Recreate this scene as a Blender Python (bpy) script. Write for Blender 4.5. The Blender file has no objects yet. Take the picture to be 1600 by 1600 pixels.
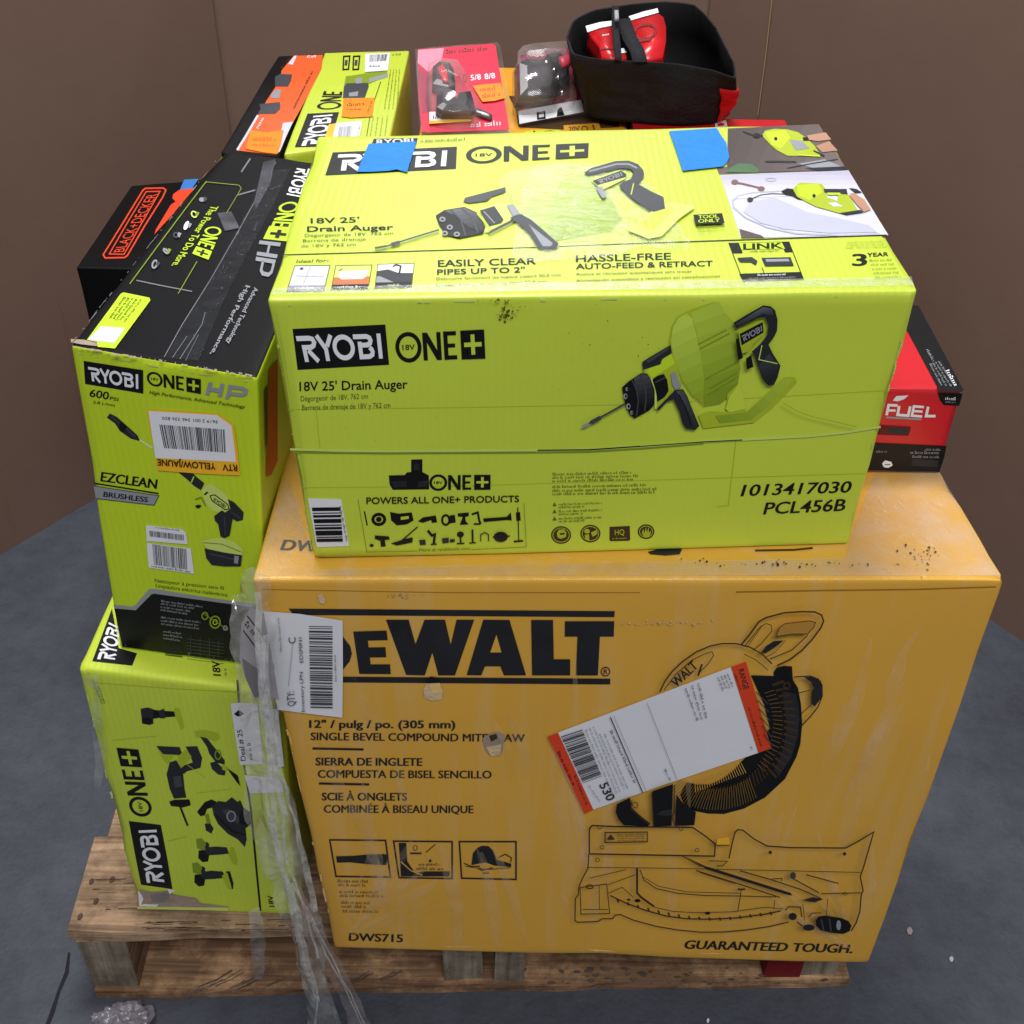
import bpy, bmesh, math, random
import numpy as np
from mathutils import Vector, Matrix
random.seed(7); np.random.seed(7)
SC = bpy.context.scene
COL = SC.collection

# ------------------------------------------------------------------ camera
CAM_F, CAM_PITCH, CAM_ROLL, CAM_Z = 1850.1657, 0.66514698, 0.01899214, 1.48797601
_c, _s = math.cos(CAM_PITCH), math.sin(CAM_PITCH)
_R = np.array([1., 0, 0]); _U = np.array([0, _s, _c]); FW = np.array([0, _c, -_s])
_cr, _sr = math.cos(CAM_ROLL), math.sin(CAM_ROLL)
RT = _cr*_R + _sr*_U; UP = -_sr*_R + _cr*_U
ORG = np.array([0, 0, CAM_Z])
cd = bpy.data.cameras.new('camera'); cam = bpy.data.objects.new('camera', cd); COL.objects.link(cam)
cd.sensor_width = 36; cd.lens = 36*CAM_F/1600; cd.clip_start = .05; cd.clip_end = 200
m = Matrix.Identity(4)
for i in range(3):
    m[i][0] = RT[i]; m[i][1] = UP[i]; m[i][2] = -FW[i]; m[i][3] = ORG[i]
cam.matrix_world = m
SC.camera = cam

# ------------------------------------------------------------------ light
W = bpy.data.worlds.new('World'); SC.world = W; W.use_nodes = True
bg = W.node_tree.nodes['Background']; bg.inputs[0].default_value = (.86, .91, 1, 1); bg.inputs[1].default_value = .29
def area(name, loc, target, size, sizey, power, col):
    l = bpy.data.lights.new(name, 'AREA'); l.shape = 'RECTANGLE'; l.size = size; l.size_y = sizey
    l.energy = power; l.color = col
    o = bpy.data.objects.new(name, l); COL.objects.link(o); o.location = loc
    d = Vector(target)-Vector(loc); o.rotation_euler = d.to_track_quat('-Z', 'Y').to_euler()
    return o
area('ceiling_lamp', (-.3, 1.75, 4.4), (-.05, 1.35, .5), 1.5, .6, 134, (1, .99, .98))
area('hall_lamp', (.5, -1.6, 4.4), (0, 1.2, .4), 2.4, 1.0, 126, (1, .99, .98))
area('far_lamp', (-.1, 7.2, 4.4), (-.1, 1.0, 1.0), 2.2, .8, 45, (1, .99, .98))
SC.view_settings.view_transform = 'Standard'; SC.view_settings.look = 'None'
SC.view_settings.exposure = 0; SC.view_settings.gamma = 1

# ------------------------------------------------------------------ geometry of the lens (photo pixels, 1600 wide -> points on a surface)
def ray(px):
    px = np.asarray(px, float)
    return FW + RT*((px[..., 0:1]-800)/CAM_F) + UP*((800-px[..., 1:2])/CAM_F)
def atz(x, y, z):
    d = ray((x, y)); return ORG + d*((z-CAM_Z)/d[2])
def aty(x, y, Y):
    d = ray((x, y)); return ORG + d*(Y/d[1])
class Face:
    def __init__(s, a, b, c):
        s.o = np.array(a, float); n = np.cross(np.array(b)-s.o, np.array(c)-s.o); n /= np.linalg.norm(n)
        s.n = n if n@(ORG-s.o) > 0 else -n
    def at(s, px, off=0.0):
        d = ray(px); o = s.o + s.n*off
        t = ((o-ORG)@s.n)/(d@s.n)
        return ORG + d*t[..., None]
    def hit(s, px):
        return s.at(np.array([px], float))[0]

class Patch:
    """bilinear face of a squashed carton: corners bl br tr tl"""
    def __init__(s, bl, br, tr, tl):
        s.bl, s.br, s.tr, s.tl = [np.array(v, float) for v in (bl, br, tr, tl)]
        n = np.cross(s.br-s.bl, s.tl-s.bl); n /= np.linalg.norm(n); s.sg = 1. if n@(ORG-s.bl) > 0 else -1.
        s.fl = Face(bl, br, tl)
    def at(s, px, off=0.0):
        d = ray(px); N = len(d); w = np.full((N, 2), .5); t = np.full(N, 1.5)
        for _ in range(12):
            u, v = w[:, :1], w[:, 1:2]
            Pp = (1-v)*((1-u)*s.bl+u*s.br)+v*((1-u)*s.tl+u*s.tr)
            du = (1-v)*(s.br-s.bl)+v*(s.tr-s.tl); dv = (1-u)*(s.tl-s.bl)+u*(s.tr-s.br)
            n = np.cross(du, dv); n /= np.linalg.norm(n, axis=1, keepdims=True); n *= s.sg
            r = Pp+n*off-ORG-d*t[:, None]
            J = np.stack([du, dv, -d], 2); st = np.linalg.solve(J, -r[..., None])[..., 0]
            w += st[:, :2]; t += st[:, 2]
            if np.abs(st).max() < 1e-9: break
        return ORG+d*t[:, None]
    def hit(s, px): return s.at(np.array([px], float))[0]

# ------------------------------------------------------------------ materials
def lin(c):
    return tuple(((v/255/12.92) if v/255 <= .04045 else ((v/255+.055)/1.055)**2.4) for v in c)
MATS = {}
def M(name, rgb=(128, 128, 128), rough=.5, spec=.35, var=.08, scale=9., bump=0., bscale=60., coat=0., coatr=.25,
      flute=0., worn=0., wornrgb=(225, 220, 210), stretch=(1, 1, 1), streak=None, metal=0.):
    if name in MATS: return MATS[name]
    m = bpy.data.materials.new(name); m.use_nodes = True; nt = m.node_tree; N = nt.nodes; L = nt.links
    p = N['Principled BSDF']; base = lin(rgb)
    p.inputs['Roughness'].default_value = rough; p.inputs['Specular IOR Level'].default_value = spec
    p.inputs['Metallic'].default_value = metal
    tc = N.new('ShaderNodeTexCoord'); mp = N.new('ShaderNodeMapping'); mp.inputs['Scale'].default_value = stretch
    L.new(tc.outputs['Object'], mp.inputs[0])
    no = N.new('ShaderNodeTexNoise'); no.inputs['Scale'].default_value = scale; no.inputs['Detail'].default_value = 6
    L.new(mp.outputs[0], no.inputs[0])
    rp = N.new('ShaderNodeValToRGB'); rp.color_ramp.elements[0].position = .3; rp.color_ramp.elements[1].position = .7
    rp.color_ramp.elements[0].color = (*[max(0, v*(1-var)) for v in base], 1)
    rp.color_ramp.elements[1].color = (*[min(1, v*(1+var)) for v in base], 1)
    L.new(no.outputs['Fac'], rp.inputs[0]); col = rp.outputs[0]
    if worn:
        n2 = N.new('ShaderNodeTexNoise'); n2.inputs['Scale'].default_value = 38; n2.inputs['Detail'].default_value = 10
        n2.inputs['Roughness'].default_value = .75
        L.new(tc.outputs['Object'], n2.inputs[0])
        r2 = N.new('ShaderNodeValToRGB'); r2.color_ramp.elements[0].position = .66-worn*.12; r2.color_ramp.elements[1].position = .74
        L.new(n2.outputs['Fac'], r2.inputs[0])
        sc = N.new('ShaderNodeMath'); sc.operation = 'MULTIPLY'; sc.inputs[1].default_value = min(1., .35+worn*.4); L.new(r2.outputs[0], sc.inputs[0])
        mx = N.new('ShaderNodeMix'); mx.data_type = 'RGBA'; L.new(sc.outputs[0], mx.inputs[0]); L.new(col, mx.inputs[6])
        mx.inputs[7].default_value = (*lin(wornrgb), 1); col = mx.outputs[2]
    nrm = None
    if bump:
        n3 = N.new('ShaderNodeTexNoise'); n3.inputs['Scale'].default_value = bscale; n3.inputs['Detail'].default_value = 4
        L.new(mp.outputs[0], n3.inputs[0])
        b = N.new('ShaderNodeBump'); b.inputs['Strength'].default_value = bump; b.inputs['Distance'].default_value = .004
        L.new(n3.outputs['Fac'], b.inputs['Height']); nrm = b.outputs[0]
    if flute:
        w = N.new('ShaderNodeTexWave'); w.wave_type = 'BANDS'; w.bands_direction = 'X'; w.inputs['Scale'].default_value = 45
        w.inputs['Distortion'].default_value = .4; w.inputs['Detail'].default_value = 1
        L.new(tc.outputs['Object'], w.inputs[0])
        b2 = N.new('ShaderNodeBump'); b2.inputs['Strength'].default_value = flute; b2.inputs['Distance'].default_value = .0012
        L.new(w.outputs['Fac'], b2.inputs['Height'])
        if nrm: L.new(nrm, b2.inputs['Normal'])
        nrm = b2.outputs[0]
    if streak:                                   # stretched film: pulled wrinkles in the clear coat, pale sheen painted into the colour
        ang, ss, amt = streak
        m2 = N.new('ShaderNodeMapping'); m2.inputs['Rotation'].default_value = (0, ang, 0); m2.inputs['Scale'].default_value = (ss, ss, ss*.07)
        L.new(tc.outputs['Object'], m2.inputs[0])
        n4 = N.new('ShaderNodeTexNoise'); n4.inputs['Scale'].default_value = 1; n4.inputs['Detail'].default_value = 5; n4.inputs['Distortion'].default_value = .6
        L.new(m2.outputs[0], n4.inputs[0])
        b4 = N.new('ShaderNodeBump'); b4.inputs['Strength'].default_value = amt; b4.inputs['Distance'].default_value = .01
        L.new(n4.outputs['Fac'], b4.inputs['Height'])
        L.new(b4.outputs[0], p.inputs['Coat Normal'])
        if nrm: L.new(nrm, b4.inputs['Normal'])
        r4 = N.new('ShaderNodeValToRGB'); r4.color_ramp.elements[0].position = .5; r4.color_ramp.elements[1].position = .72
        L.new(n4.outputs['Fac'], r4.inputs[0])
        s4 = N.new('ShaderNodeMath'); s4.operation = 'MULTIPLY'; s4.inputs[1].default_value = .2; L.new(r4.outputs[0], s4.inputs[0])
        m4 = N.new('ShaderNodeMix'); m4.data_type = 'RGBA'; L.new(s4.outputs[0], m4.inputs[0]); L.new(col, m4.inputs[6])
        m4.inputs[7].default_value = (.66, .50, .30, 1); col = m4.outputs[2]
    L.new(col, p.inputs['Base Color'])
    if nrm: L.new(nrm, p.inputs['Normal'])
    p.inputs['Coat Weight'].default_value = coat; p.inputs['Coat Roughness'].default_value = coatr
    MATS[name] = m; return m
def film_mat(name, rgb, clear, rough=.12, scale=30, gloss=.45, gmin=.045):
    m = bpy.data.materials.new(name); m.use_nodes = True; nt = m.node_tree; N = nt.nodes; L = nt.links
    out = N['Material Output']; N.remove(N['Principled BSDF'])
    tr = N.new('ShaderNodeBsdfTransparent'); df = N.new('ShaderNodeBsdfDiffuse'); df.inputs[0].default_value = (*lin(rgb), 1)
    gl = N.new('ShaderNodeBsdfAnisotropic') if False else N.new('ShaderNodeBsdfGlossy'); gl.inputs['Roughness'].default_value = rough
    tl = N.new('ShaderNodeBsdfTranslucent'); tl.inputs[0].default_value = (*lin(rgb), 1)
    tc = N.new('ShaderNodeTexCoord'); no = N.new('ShaderNodeTexNoise'); no.inputs['Scale'].default_value = scale; no.inputs['Detail'].default_value = 7
    L.new(tc.outputs['Object'], no.inputs[0])
    b = N.new('ShaderNodeBump'); b.inputs['Strength'].default_value = .6; b.inputs['Distance'].default_value = .003; L.new(no.outputs['Fac'], b.inputs['Height'])
    for n in (df, gl, tl): L.new(b.outputs[0], n.inputs['Normal'])
    a1 = N.new('ShaderNodeMixShader'); a1.inputs[0].default_value = .45; L.new(df.outputs[0], a1.inputs[1]); L.new(tl.outputs[0], a1.inputs[2])
    mr = N.new('ShaderNodeMapRange'); mr.inputs[1].default_value = .35; mr.inputs[2].default_value = .7
    mr.inputs[3].default_value = min(1, clear+.15); mr.inputs[4].default_value = max(0, clear-.2); L.new(no.outputs['Fac'], mr.inputs[0])
    a2 = N.new('ShaderNodeMixShader'); L.new(mr.outputs[0], a2.inputs[0]); L.new(a1.outputs[0], a2.inputs[1]); L.new(tr.outputs[0], a2.inputs[2])
    lw = N.new('ShaderNodeLayerWeight'); lw.inputs[0].default_value = .32; L.new(b.outputs[0], lw.inputs['Normal'])
    pw = N.new('ShaderNodeMath'); pw.operation = 'POWER'; pw.inputs[1].default_value = 2.2; L.new(lw.outputs['Facing'], pw.inputs[0])
    ad = N.new('ShaderNodeMath'); ad.operation = 'MULTIPLY_ADD'; ad.inputs[1].default_value = gloss; ad.inputs[2].default_value = gmin; L.new(pw.outputs[0], ad.inputs[0])
    a3 = N.new('ShaderNodeMixShader'); L.new(ad.outputs[0], a3.inputs[0]); L.new(a2.outputs[0], a3.inputs[1]); L.new(gl.outputs[0], a3.inputs[2])
    L.new(a3.outputs[0], out.inputs[0]); return m

# ------------------------------------------------------------------ objects
def thing(name, label, cat, loc, group=None):
    o = bpy.data.objects.new(name, None); COL.objects.link(o); o.location = loc; o.empty_display_size = .05
    o['label'] = label; o['category'] = cat
    if group: o['group'] = group
    return o
def mesh_obj(name, V, F, MI, mats, parent=None, smooth=False, label=None, loc=None):
    """world-space verts -> one mesh object; local to its parent thing"""
    base = np.zeros(3); p = parent
    while p is not None: base = base + np.array(p.location); p = p.parent
    if loc is not None: off = np.array(loc, float)
    else: off = np.zeros(3)
    me = bpy.data.meshes.new(name)
    V = np.asarray(V, float) - base - off
    me.from_pydata([tuple(v) for v in V], [], [tuple(f) for f in F])
    for mm in mats: me.materials.append(mm)
    if MI is not None: me.polygons.foreach_set('material_index', np.array(MI, dtype=np.int32))
    if smooth: me.polygons.foreach_set('use_smooth', [True]*len(F))
    me.update()
    o = bpy.data.objects.new(name, me); COL.objects.link(o)
    if loc is not None: o.location = off
    if parent is not None: o.parent = parent
    if label: o['label'] = label
    return o
def bm_obj(name, bm, mats, parent=None, smooth=False, label=None, loc=None):
    bm.verts.ensure_lookup_table(); bm.verts.index_update()
    V = [v.co[:] for v in bm.verts]; F = [[v.index for v in f.verts] for f in bm.faces]; MI = [f.material_index for f in bm.faces]
    bm.free(); return mesh_obj(name, V, F, MI, mats, parent, smooth, label, loc)
def tag(o, label, cat, group=None, kind=None):
    if label: o['label'] = label
    if cat: o['category'] = cat
    if group: o['group'] = group
    if kind: o['kind'] = kind
    return o

# smooth value noise for crumpling
def vnoise(P, scale, seed=0):
    P = np.asarray(P)*scale + seed*17.31
    i = np.floor(P).astype(np.int64); f = P-i; f = f*f*(3-2*f)
    def h(a, b, c):
        n = (a*374761393 + b*668265263 + c*2147483647 + seed*977) & 0x7fffffff
        n = (n ^ (n >> 13))*1274126177 & 0x7fffffff
        return ((n ^ (n >> 16)) & 0xffff)/65535.
    r = 0
    for a in (0, 1):
        for b in (0, 1):
            for c in (0, 1):
                wgt = (f[:, 0] if a else 1-f[:, 0])*(f[:, 1] if b else 1-f[:, 1])*(f[:, 2] if c else 1-f[:, 2])
                r = r + wgt*h(i[:, 0]+a, i[:, 1]+b, i[:, 2]+c)
    return r*2-1

def carton(name, C, mats, fm=None, r=.004, wear=.0015, seed=1, parent=None, inner=7, lab=None):
    """hexahedron with rounded, slightly crushed edges. C: BFL BFR BBR BBL TFL TFR TBR TBL; fm: material per face (front back left right top bottom)"""
    C = np.array(C, float); d = np.array([np.linalg.norm(C[1]-C[0]), np.linalg.norm(C[3]-C[0]), np.linalg.norm(C[4]-C[0])])
    fm = fm or {}
    bm = bmesh.new(); P = []; idx = {}
    def grid(n):
        e = r/n
        a = [0, .35*e, e, 1.8*e]+list(np.linspace(4*e, 1-4*e, inner))+[1-1.8*e, 1-e, 1-.35*e, 1]
        return a
    G = [grid(v) for v in d]
    faces = []
    def vid(t):
        k = tuple(round(v, 6) for v in t)
        if k not in idx: idx[k] = len(P); P.append(t)
        return idx[k]
    for fn, ax, val in (('front', 1, 0), ('back', 1, 1), ('left', 0, 0), ('right', 0, 1), ('top', 2, 1), ('bottom', 2, 0)):
        a, b = [k for k in range(3) if k != ax]
        for i in range(len(G[a])-1):
            for j in range(len(G[b])-1):
                q = []
                for (ii, jj) in ((i, j), (i+1, j), (i+1, j+1), (i, j+1)):
                    t = [0, 0, 0]; t[ax] = val; t[a] = G[a][ii]; t[b] = G[b][jj]; q.append(vid(t))
                flip = (ax == 1) != (val == 1)
                if ax == 1: flip = (val == 1)
                elif ax == 0: flip = (val == 0)
                else: flip = (val == 0)
                faces.append((q[::-1] if flip else q, fm.get(fn, 0)))
    T = np.array(P)*d
    inn = np.clip(T, r, d-r); dv = T-inn; ln = np.linalg.norm(dv, axis=1, keepdims=True)
    T2 = np.where(ln > 1e-9, inn+dv/np.maximum(ln, 1e-9)*r, T)
    ed = ((T < r*1.2) | (T > d-r*1.2)).sum(1) >= 2
    w = np.maximum(0, vnoise(T, 22, seed)+.4*vnoise(T, 70, seed+3))*wear + np.maximum(0, vnoise(T, 9, seed+5)-.35)*wear*2.5
    cen = d/2
    for k in range(3):
        edge = (T[:, k] < r*1.2) | (T[:, k] > d[k]-r*1.2)
        T2[:, k] -= np.where(ed & edge, np.sign(T[:, k]-cen[k])*w, 0)
    t = T2/d
    def tri(t):
        x, y, z = t[:, :1], t[:, 1:2], t[:, 2:3]
        return ((1-z)*((1-y)*((1-x)*C[0]+x*C[1])+y*((1-x)*C[3]+x*C[2])) + z*((1-y)*((1-x)*C[4]+x*C[5])+y*((1-x)*C[7]+x*C[6])))
    V = tri(t); bm.free()
    return mesh_obj(name, V, [f[0] for f in faces], [f[1] for f in faces], mats, parent, True, lab)

def box_mesh(bm, c, s, mi=0, rot=None, sub=0, jit=0.):
    """axis box: centre, size"""
    r = bmesh.ops.create_cube(bm, size=1); vs = r['verts']
    fs = {f for v in vs for f in v.link_faces}
    for f in fs: f.material_index = mi
    for v in vs:
        p = Vector((v.co.x*s[0], v.co.y*s[1], v.co.z*s[2]))
        if rot is not None: p = rot @ p
        v.co = p + Vector(c)
    return vs

# ------------------------------------------------------------------ printing on a face
_TX = {}
def text2d(s, bold=0., shear=0.):
    k = (s, bold, shear)
    if k in _TX: return _TX[k]
    cu = bpy.data.curves.new('t', 'FONT'); cu.body = s; cu.offset = bold; cu.shear = shear; cu.resolution_u = 3; cu.fill_mode = 'FRONT'
    o = bpy.data.objects.new('t', cu); me = bpy.data.meshes.new_from_object(o)
    V = np.array([v.co[:2] for v in me.vertices]).reshape(-1, 2); F = [tuple(p.vertices) for p in me.polygons]
    bpy.data.objects.remove(o); bpy.data.curves.remove(cu); bpy.data.meshes.remove(me)
    _TX[k] = (V, F); return _TX[k]
CAPH = None
def caph():
    global CAPH
    if CAPH is None:
        V, _ = text2d('H', 0, 0); CAPH = V[:, 1].max()
    return CAPH

def cut_poly(a, step=42):
    bm = bmesh.new(); vs = [bm.verts.new((x, y, 0)) for x, y in a]; bm.faces.new(vs); bm.normal_update(); bmesh.ops.triangulate(bm, faces=bm.faces[:])
    for _ in range(7):
        ed = [e for e in bm.edges if e.calc_length() > step]
        if not ed: break
        bmesh.ops.subdivide_edges(bm, edges=ed, cuts=1, use_grid_fill=False); bmesh.ops.triangulate(bm, faces=[f for f in bm.faces if len(f.verts) > 3])
    bm.verts.index_update(); V = np.array([v.co[:2] for v in bm.verts]); F = [[v.index for v in f.verts] for f in bm.faces]; bm.free(); return V, F

class Print:
    """one printed part: flat ink shapes lying on a face, drawn in photo pixels"""
    STEP = .00005
    def __init__(s, face, base=.00035, T=None):
        s.f = face; s.k = 0; s.base = base; s.V = []; s.F = []; s.MI = []; s.m = []; s.T = T or (lambda a: a); s.Q = None; s.marks = []
    def crop(s, ox, oy, k):
        s.T = lambda a: np.stack([ox+a[:, 0]*k, oy+a[:, 1]*k], 1); s.Q = None; return s
    def quad(s, TL, TR, BR, BL):
        s.Q = [np.array(v, float) for v in (TL, TR, BR, BL)]; return s
    def unquad(s): s.Q = None; return s
    def _px(s, a):
        a = np.asarray(a, float).reshape(-1, 2)
        if s.Q is not None:                      # unit square, y up
            x, y = a[:, :1], a[:, 1:2]; TL, TR, BR, BL = s.Q
            a = (1-y)*((1-x)*BL+x*BR)+y*((1-x)*TL+x*TR)
        return s.T(a)
    def _add(s, a, F, mat): s._addpx(s._px(a), F, mat)
    def _addpx(s, px, F, mat):
        off = s.base+s.k*s.STEP; s.k += 1
        V = s.f.at(px, off); b = sum(len(v) for v in s.V)
        if mat not in s.m: s.m.append(mat)
        s.V.append(V)
        for f in F:
            s.F.append([b+i for i in f]); s.MI.append(s.m.index(mat))
    def poly(s, pts, mat):
        a = s._px(pts)
        if max(np.ptp(a[:, 0]), np.ptp(a[:, 1])) < 70 or not isinstance(s.f, Patch):
            s._add(pts, [list(range(len(pts)))], mat); return s
        V, F = cut_poly(a); s._addpx(V, F, mat); return s
    def ell(s, cx, cy, rx, ry, mat, n=24, ring=0., rot=0.):
        t = np.linspace(0, 2*np.pi, n, endpoint=False); c, sn = np.cos(t), np.sin(t)
        cr, sr = math.cos(rot), math.sin(rot)
        def pt(a, b): return np.stack([cx+a*c*cr-b*sn*sr, cy+a*c*sr+b*sn*cr], 1)
        if not ring: s._add(pt(rx, ry), [list(range(n))], mat)
        else:
            A = np.concatenate([pt(rx, ry), pt(rx-ring, ry-ring)])
            s._add(A, [[i, (i+1) % n, n+(i+1) % n, n+i] for i in range(n)], mat)
        return s
    def stroke(s, pts, w, mat, closed=False):
        P = np.array(pts, float)
        if closed: P = np.concatenate([P, P[:1]])
        n = len(P); d = np.diff(P, axis=0); d /= np.maximum(np.linalg.norm(d, axis=1, keepdims=True), 1e-9)
        nr = np.stack([-d[:, 1], d[:, 0]], 1); O = []
        for i in range(n):
            if i == 0: v = nr[0] if not closed else nr[0]+nr[-1]
            elif i == n-1: v = nr[-1] if not closed else nr[0]+nr[-1]
            else: v = nr[i-1]+nr[i]
            l = np.linalg.norm(v); v = v/l if l > 1e-6 else nr[min(i, n-2)]
            ref = nr[min(i, n-2)]; k = 1/max(.45, abs(v@ref)); O.append(v*k*w/2)
        O = np.array(O); A = np.concatenate([P+O, P-O])
        s._add(A, [[i, i+1, n+i+1, n+i] for i in range(n-1)], mat); return s
    def text(s, t, p0, p1, h, mat, bold=.012, shear=0., up=None):
        hv = bold*.55 if bold > .015 else 0
        V, F = text2d(t, 0. if 'M' in t else (.008 if hv else bold), shear)
        if len(V) == 0: return s
        x0, x1 = V[:, 0].min(), V[:, 0].max(); p0 = np.array(p0, float); p1 = np.array(p1, float)
        bx = (p1-p0)/(x1-x0)
        if up is None:
            u = np.array([bx[1], -bx[0]]); u = u/np.linalg.norm(u)*h
            if s.Q is not None: u = -u
        else: u = np.array(up, float)
        for sh in ((-hv, 0, hv) if hv else (0,)):         # heavy lettering: the stroke thickened sideways
            s._add(p0 + (V[:, :1]-x0+sh)*bx + V[:, 1:2]/caph()*u, F, mat)
        return s
    def greek(s, p0, p1, h, mat, dens=.75, seed=None, up=None):
        """small print too fine to read: a row of tiny letter-like marks"""
        rn = random.Random(seed if seed is not None else hash((round(p0[0]), round(p0[1]))))
        p0 = np.array(p0, float); p1 = np.array(p1, float); Ln = np.linalg.norm(p1-p0); d = (p1-p0)/Ln
        u = np.array(up, float) if up is not None else np.array([d[1], -d[0]])*h
        hh = np.linalg.norm(u); x = 0; A = []; F = []; cw = hh*.62
        while x < Ln:
            for _ in range(rn.randint(2, 9)):
                if x+cw > Ln: break
                a = p0+d*x; b = p0+d*(x+cw*dens); tall = rn.choice([.62, .62, .7, 1.0])
                if rn.random() < .5:
                    q = [a, b, b+u*tall*.35, a+u*tall*.35]; k = len(A); A += q; F.append([k, k+1, k+2, k+3])
                    q = [a+u*tall*.62, b+u*tall*.62, b+u*tall, a+u*tall]
                else:
                    q = [a, p0+d*(x+cw*dens*.55), p0+d*(x+cw*dens*.55)+u*tall, a+u*tall]
                k = len(A); A += q; F.append([k, k+1, k+2, k+3]); x += cw
            x += cw*.8
        if A: s._add(np.array(A), F, mat)
        return s
    def bars(s, TL, TR, BR, BL, mat, n=46, seed=1, fill=.5):
        """bar code: dark bars side by side from left edge to right edge of the quad"""
        TL, TR, BR, BL = [np.array(v, float) for v in (TL, TR, BR, BL)]
        rn = random.Random(seed); x = 0; A = []; F = []; segs = []; tot = 0
        for i in range(n):
            w = rn.choice([1, 1, 1, 2, 2, 3]); g = rn.choice([1, 1, 2, 2, 3])*(1-fill)/fill
            segs.append((tot, tot+w)); tot += w+g
        tot -= g
        for a, b in segs:
            a, b = a/tot, b/tot; k = len(A)
            A += [TL+(TR-TL)*a, TL+(TR-TL)*b, BL+(BR-BL)*b, BL+(BR-BL)*a]; F.append([k, k+1, k+2, k+3])
        s._add(np.array(A), F, mat); return s
    def shade(s, pts, c0, c1, d, name, n=7):
        """a printed photo tone: the shape in n ink bands from colour c0 to c1 along d"""
        Pp = np.array(pts, float); d = np.array(d, float)/np.linalg.norm(d); t = Pp@d; lo, hi = t.min(), t.max()
        def clip(poly, sgn, lim):
            out = []
            for i in range(len(poly)):
                a, b = poly[i], poly[(i+1) % len(poly)]; fa, fb = sgn*(a@d-lim), sgn*(b@d-lim)
                if fa >= 0: out.append(a)
                if fa*fb < 0: out.append(a+(b-a)*(fa/(fa-fb)))
            return out
        for i in range(n):
            q = clip(list(Pp), 1, lo+(hi-lo)*i/n-(.0 if i else 1)); q = clip(q, -1, lo+(hi-lo)*(i+1)/n+(0 if i < n-1 else 1)) if len(q) > 2 else q
            if len(q) > 2:
                f = i/(n-1); s.poly(q, M('%s_tone_%d' % (name, i), tuple(a+(b-a)*f for a, b in zip(c0, c1)), .42, .4, .05, 14))
        return s
    # the two logos that recur
    def word_ryobi(s, TL, TR, BR, BL, mat):
        q = s.Q; s.Q = [np.array(v, float) for v in (TL, TR, BR, BL)]; X = 4.1
        def st(p, w=.19):
            s.stroke([(a/X, b) for a, b in p], .0, mat) if False else s._logo_stroke(p, w, X, mat)
        st([(0, .9), (.62, .9), (.76, .86), (.82, .74), (.76, .62), (.62, .55), (.28, .55), (.28, 0)])
        st([(.46, .44), (.86, 0)])
        st([(.98, 1), (1.33, .46), (1.33, 0)]); st([(1.66, 1), (1.40, .56)])
        t = np.linspace(0, 2*np.pi, 25); st([(2.2+.44*math.cos(a), .5+.41*math.sin(a)) for a in t])
        st([(2.72, .9), (3.36, .9), (3.5, .84), (3.54, .74), (3.5, .63), (3.36, .56), (3.0, .56)])
        st([(3.0, .7), (3.0, .1), (3.4, .1), (3.55, .17), (3.58, .28), (3.54, .39), (3.44, .46)])
        st([(3.95, 0), (3.95, 1)])
        s.Q = q; return s
    def _logo_stroke(s, p, w, X, mat):
        P = np.array(p, float); n = len(P); d = np.diff(P, axis=0); d /= np.linalg.norm(d, axis=1, keepdims=True)
        nr = np.stack([-d[:, 1], d[:, 0]], 1); O = []
        closed = np.linalg.norm(P[0]-P[-1]) < 1e-6
        for i in range(n):
            if closed and i in (0, n-1): v = nr[0]+nr[-1]
            elif i == 0: v = nr[0]
            elif i == n-1: v = nr[-1]
            else: v = nr[i-1]+nr[i]
            v = v/max(np.linalg.norm(v), 1e-6); O.append(v/max(.5, abs(v@nr[min(i, n-2)]))*w/2)
        A = np.concatenate([P+O, P-O]); A[:, 0] /= X
        s._add(A, [[i, i+1, n+i+1, n+i] for i in range(n-1)], mat)
    def word_one(s, TL, TR, BR, BL, mat, ground, small=True, plus=True):
        q = s.Q; s.Q = [np.array(v, float) for v in (TL, TR, BR, BL)]; X = 3.7
        def st(p, w=.17): s._logo_stroke(p, w, X, mat)
        t = np.linspace(0, 2*np.pi, 29); st([(.52+.46*math.cos(a), .5+.5*math.sin(a)) for a in t], .16)
        if small: s.text('18V', (.27/X, .40), (.78/X, .40), .2, mat, .01, 0, up=(0, .2))
        st([(1.2, -.02), (1.2, 1.02)]); st([(1.78, -.02), (1.78, 1.02)]); st([(1.22, .98), (1.76, .02)], .2)
        st([(2.5, .95), (2.02, .95)], .15); st([(2.5, .06), (2.02, .06)], .15); st([(2.44, .5), (2.02, .5)], .14); st([(2.06, -.02), (2.06, 1.03)])
        if plus:
            s.poly([(a/X, b) for a, b in ((2.68, -.03), (3.66, -.03), (3.66, 1.03), (2.68, 1.03))], mat)
            s.poly([(a/X, b) for a, b in ((3.09, .13), (3.25, .13), (3.25, .42), (3.53, .42), (3.53, .58), (3.25, .58), (3.25, .87), (3.09, .87), (3.09, .58), (2.81, .58), (2.81, .42), (3.09, .42))], ground)
        s.Q = q; return s
    def mark(s, name):
        if len(s.F) > 0: s.marks.append((name, len(s.F))); s.base += .00025
        return s
    def done(s, name, parent, label=None):
        V = np.concatenate(s.V); cuts = [0]+[k for _, k in s.marks]+[len(s.F)]; main = None
        for i, nm in enumerate([name]+[q for q, _ in s.marks]):
            F = s.F[cuts[i]:cuts[i+1]]; MI = s.MI[cuts[i]:cuts[i+1]]
            if not F: continue
            us = sorted({v for f in F for v in f}); mp = {v: k for k, v in enumerate(us)}; um = sorted(set(MI))
            o = mesh_obj(nm, V[us], [[mp[v] for v in f] for f in F], [um.index(m_) for m_ in MI], [s.m[m_] for m_ in um], main or parent, False, label if i == 0 else None)
            main = main or o
            if nm in ('scuff_mark', 'crease'): o['kind'] = 'stuff'
        return main

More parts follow.
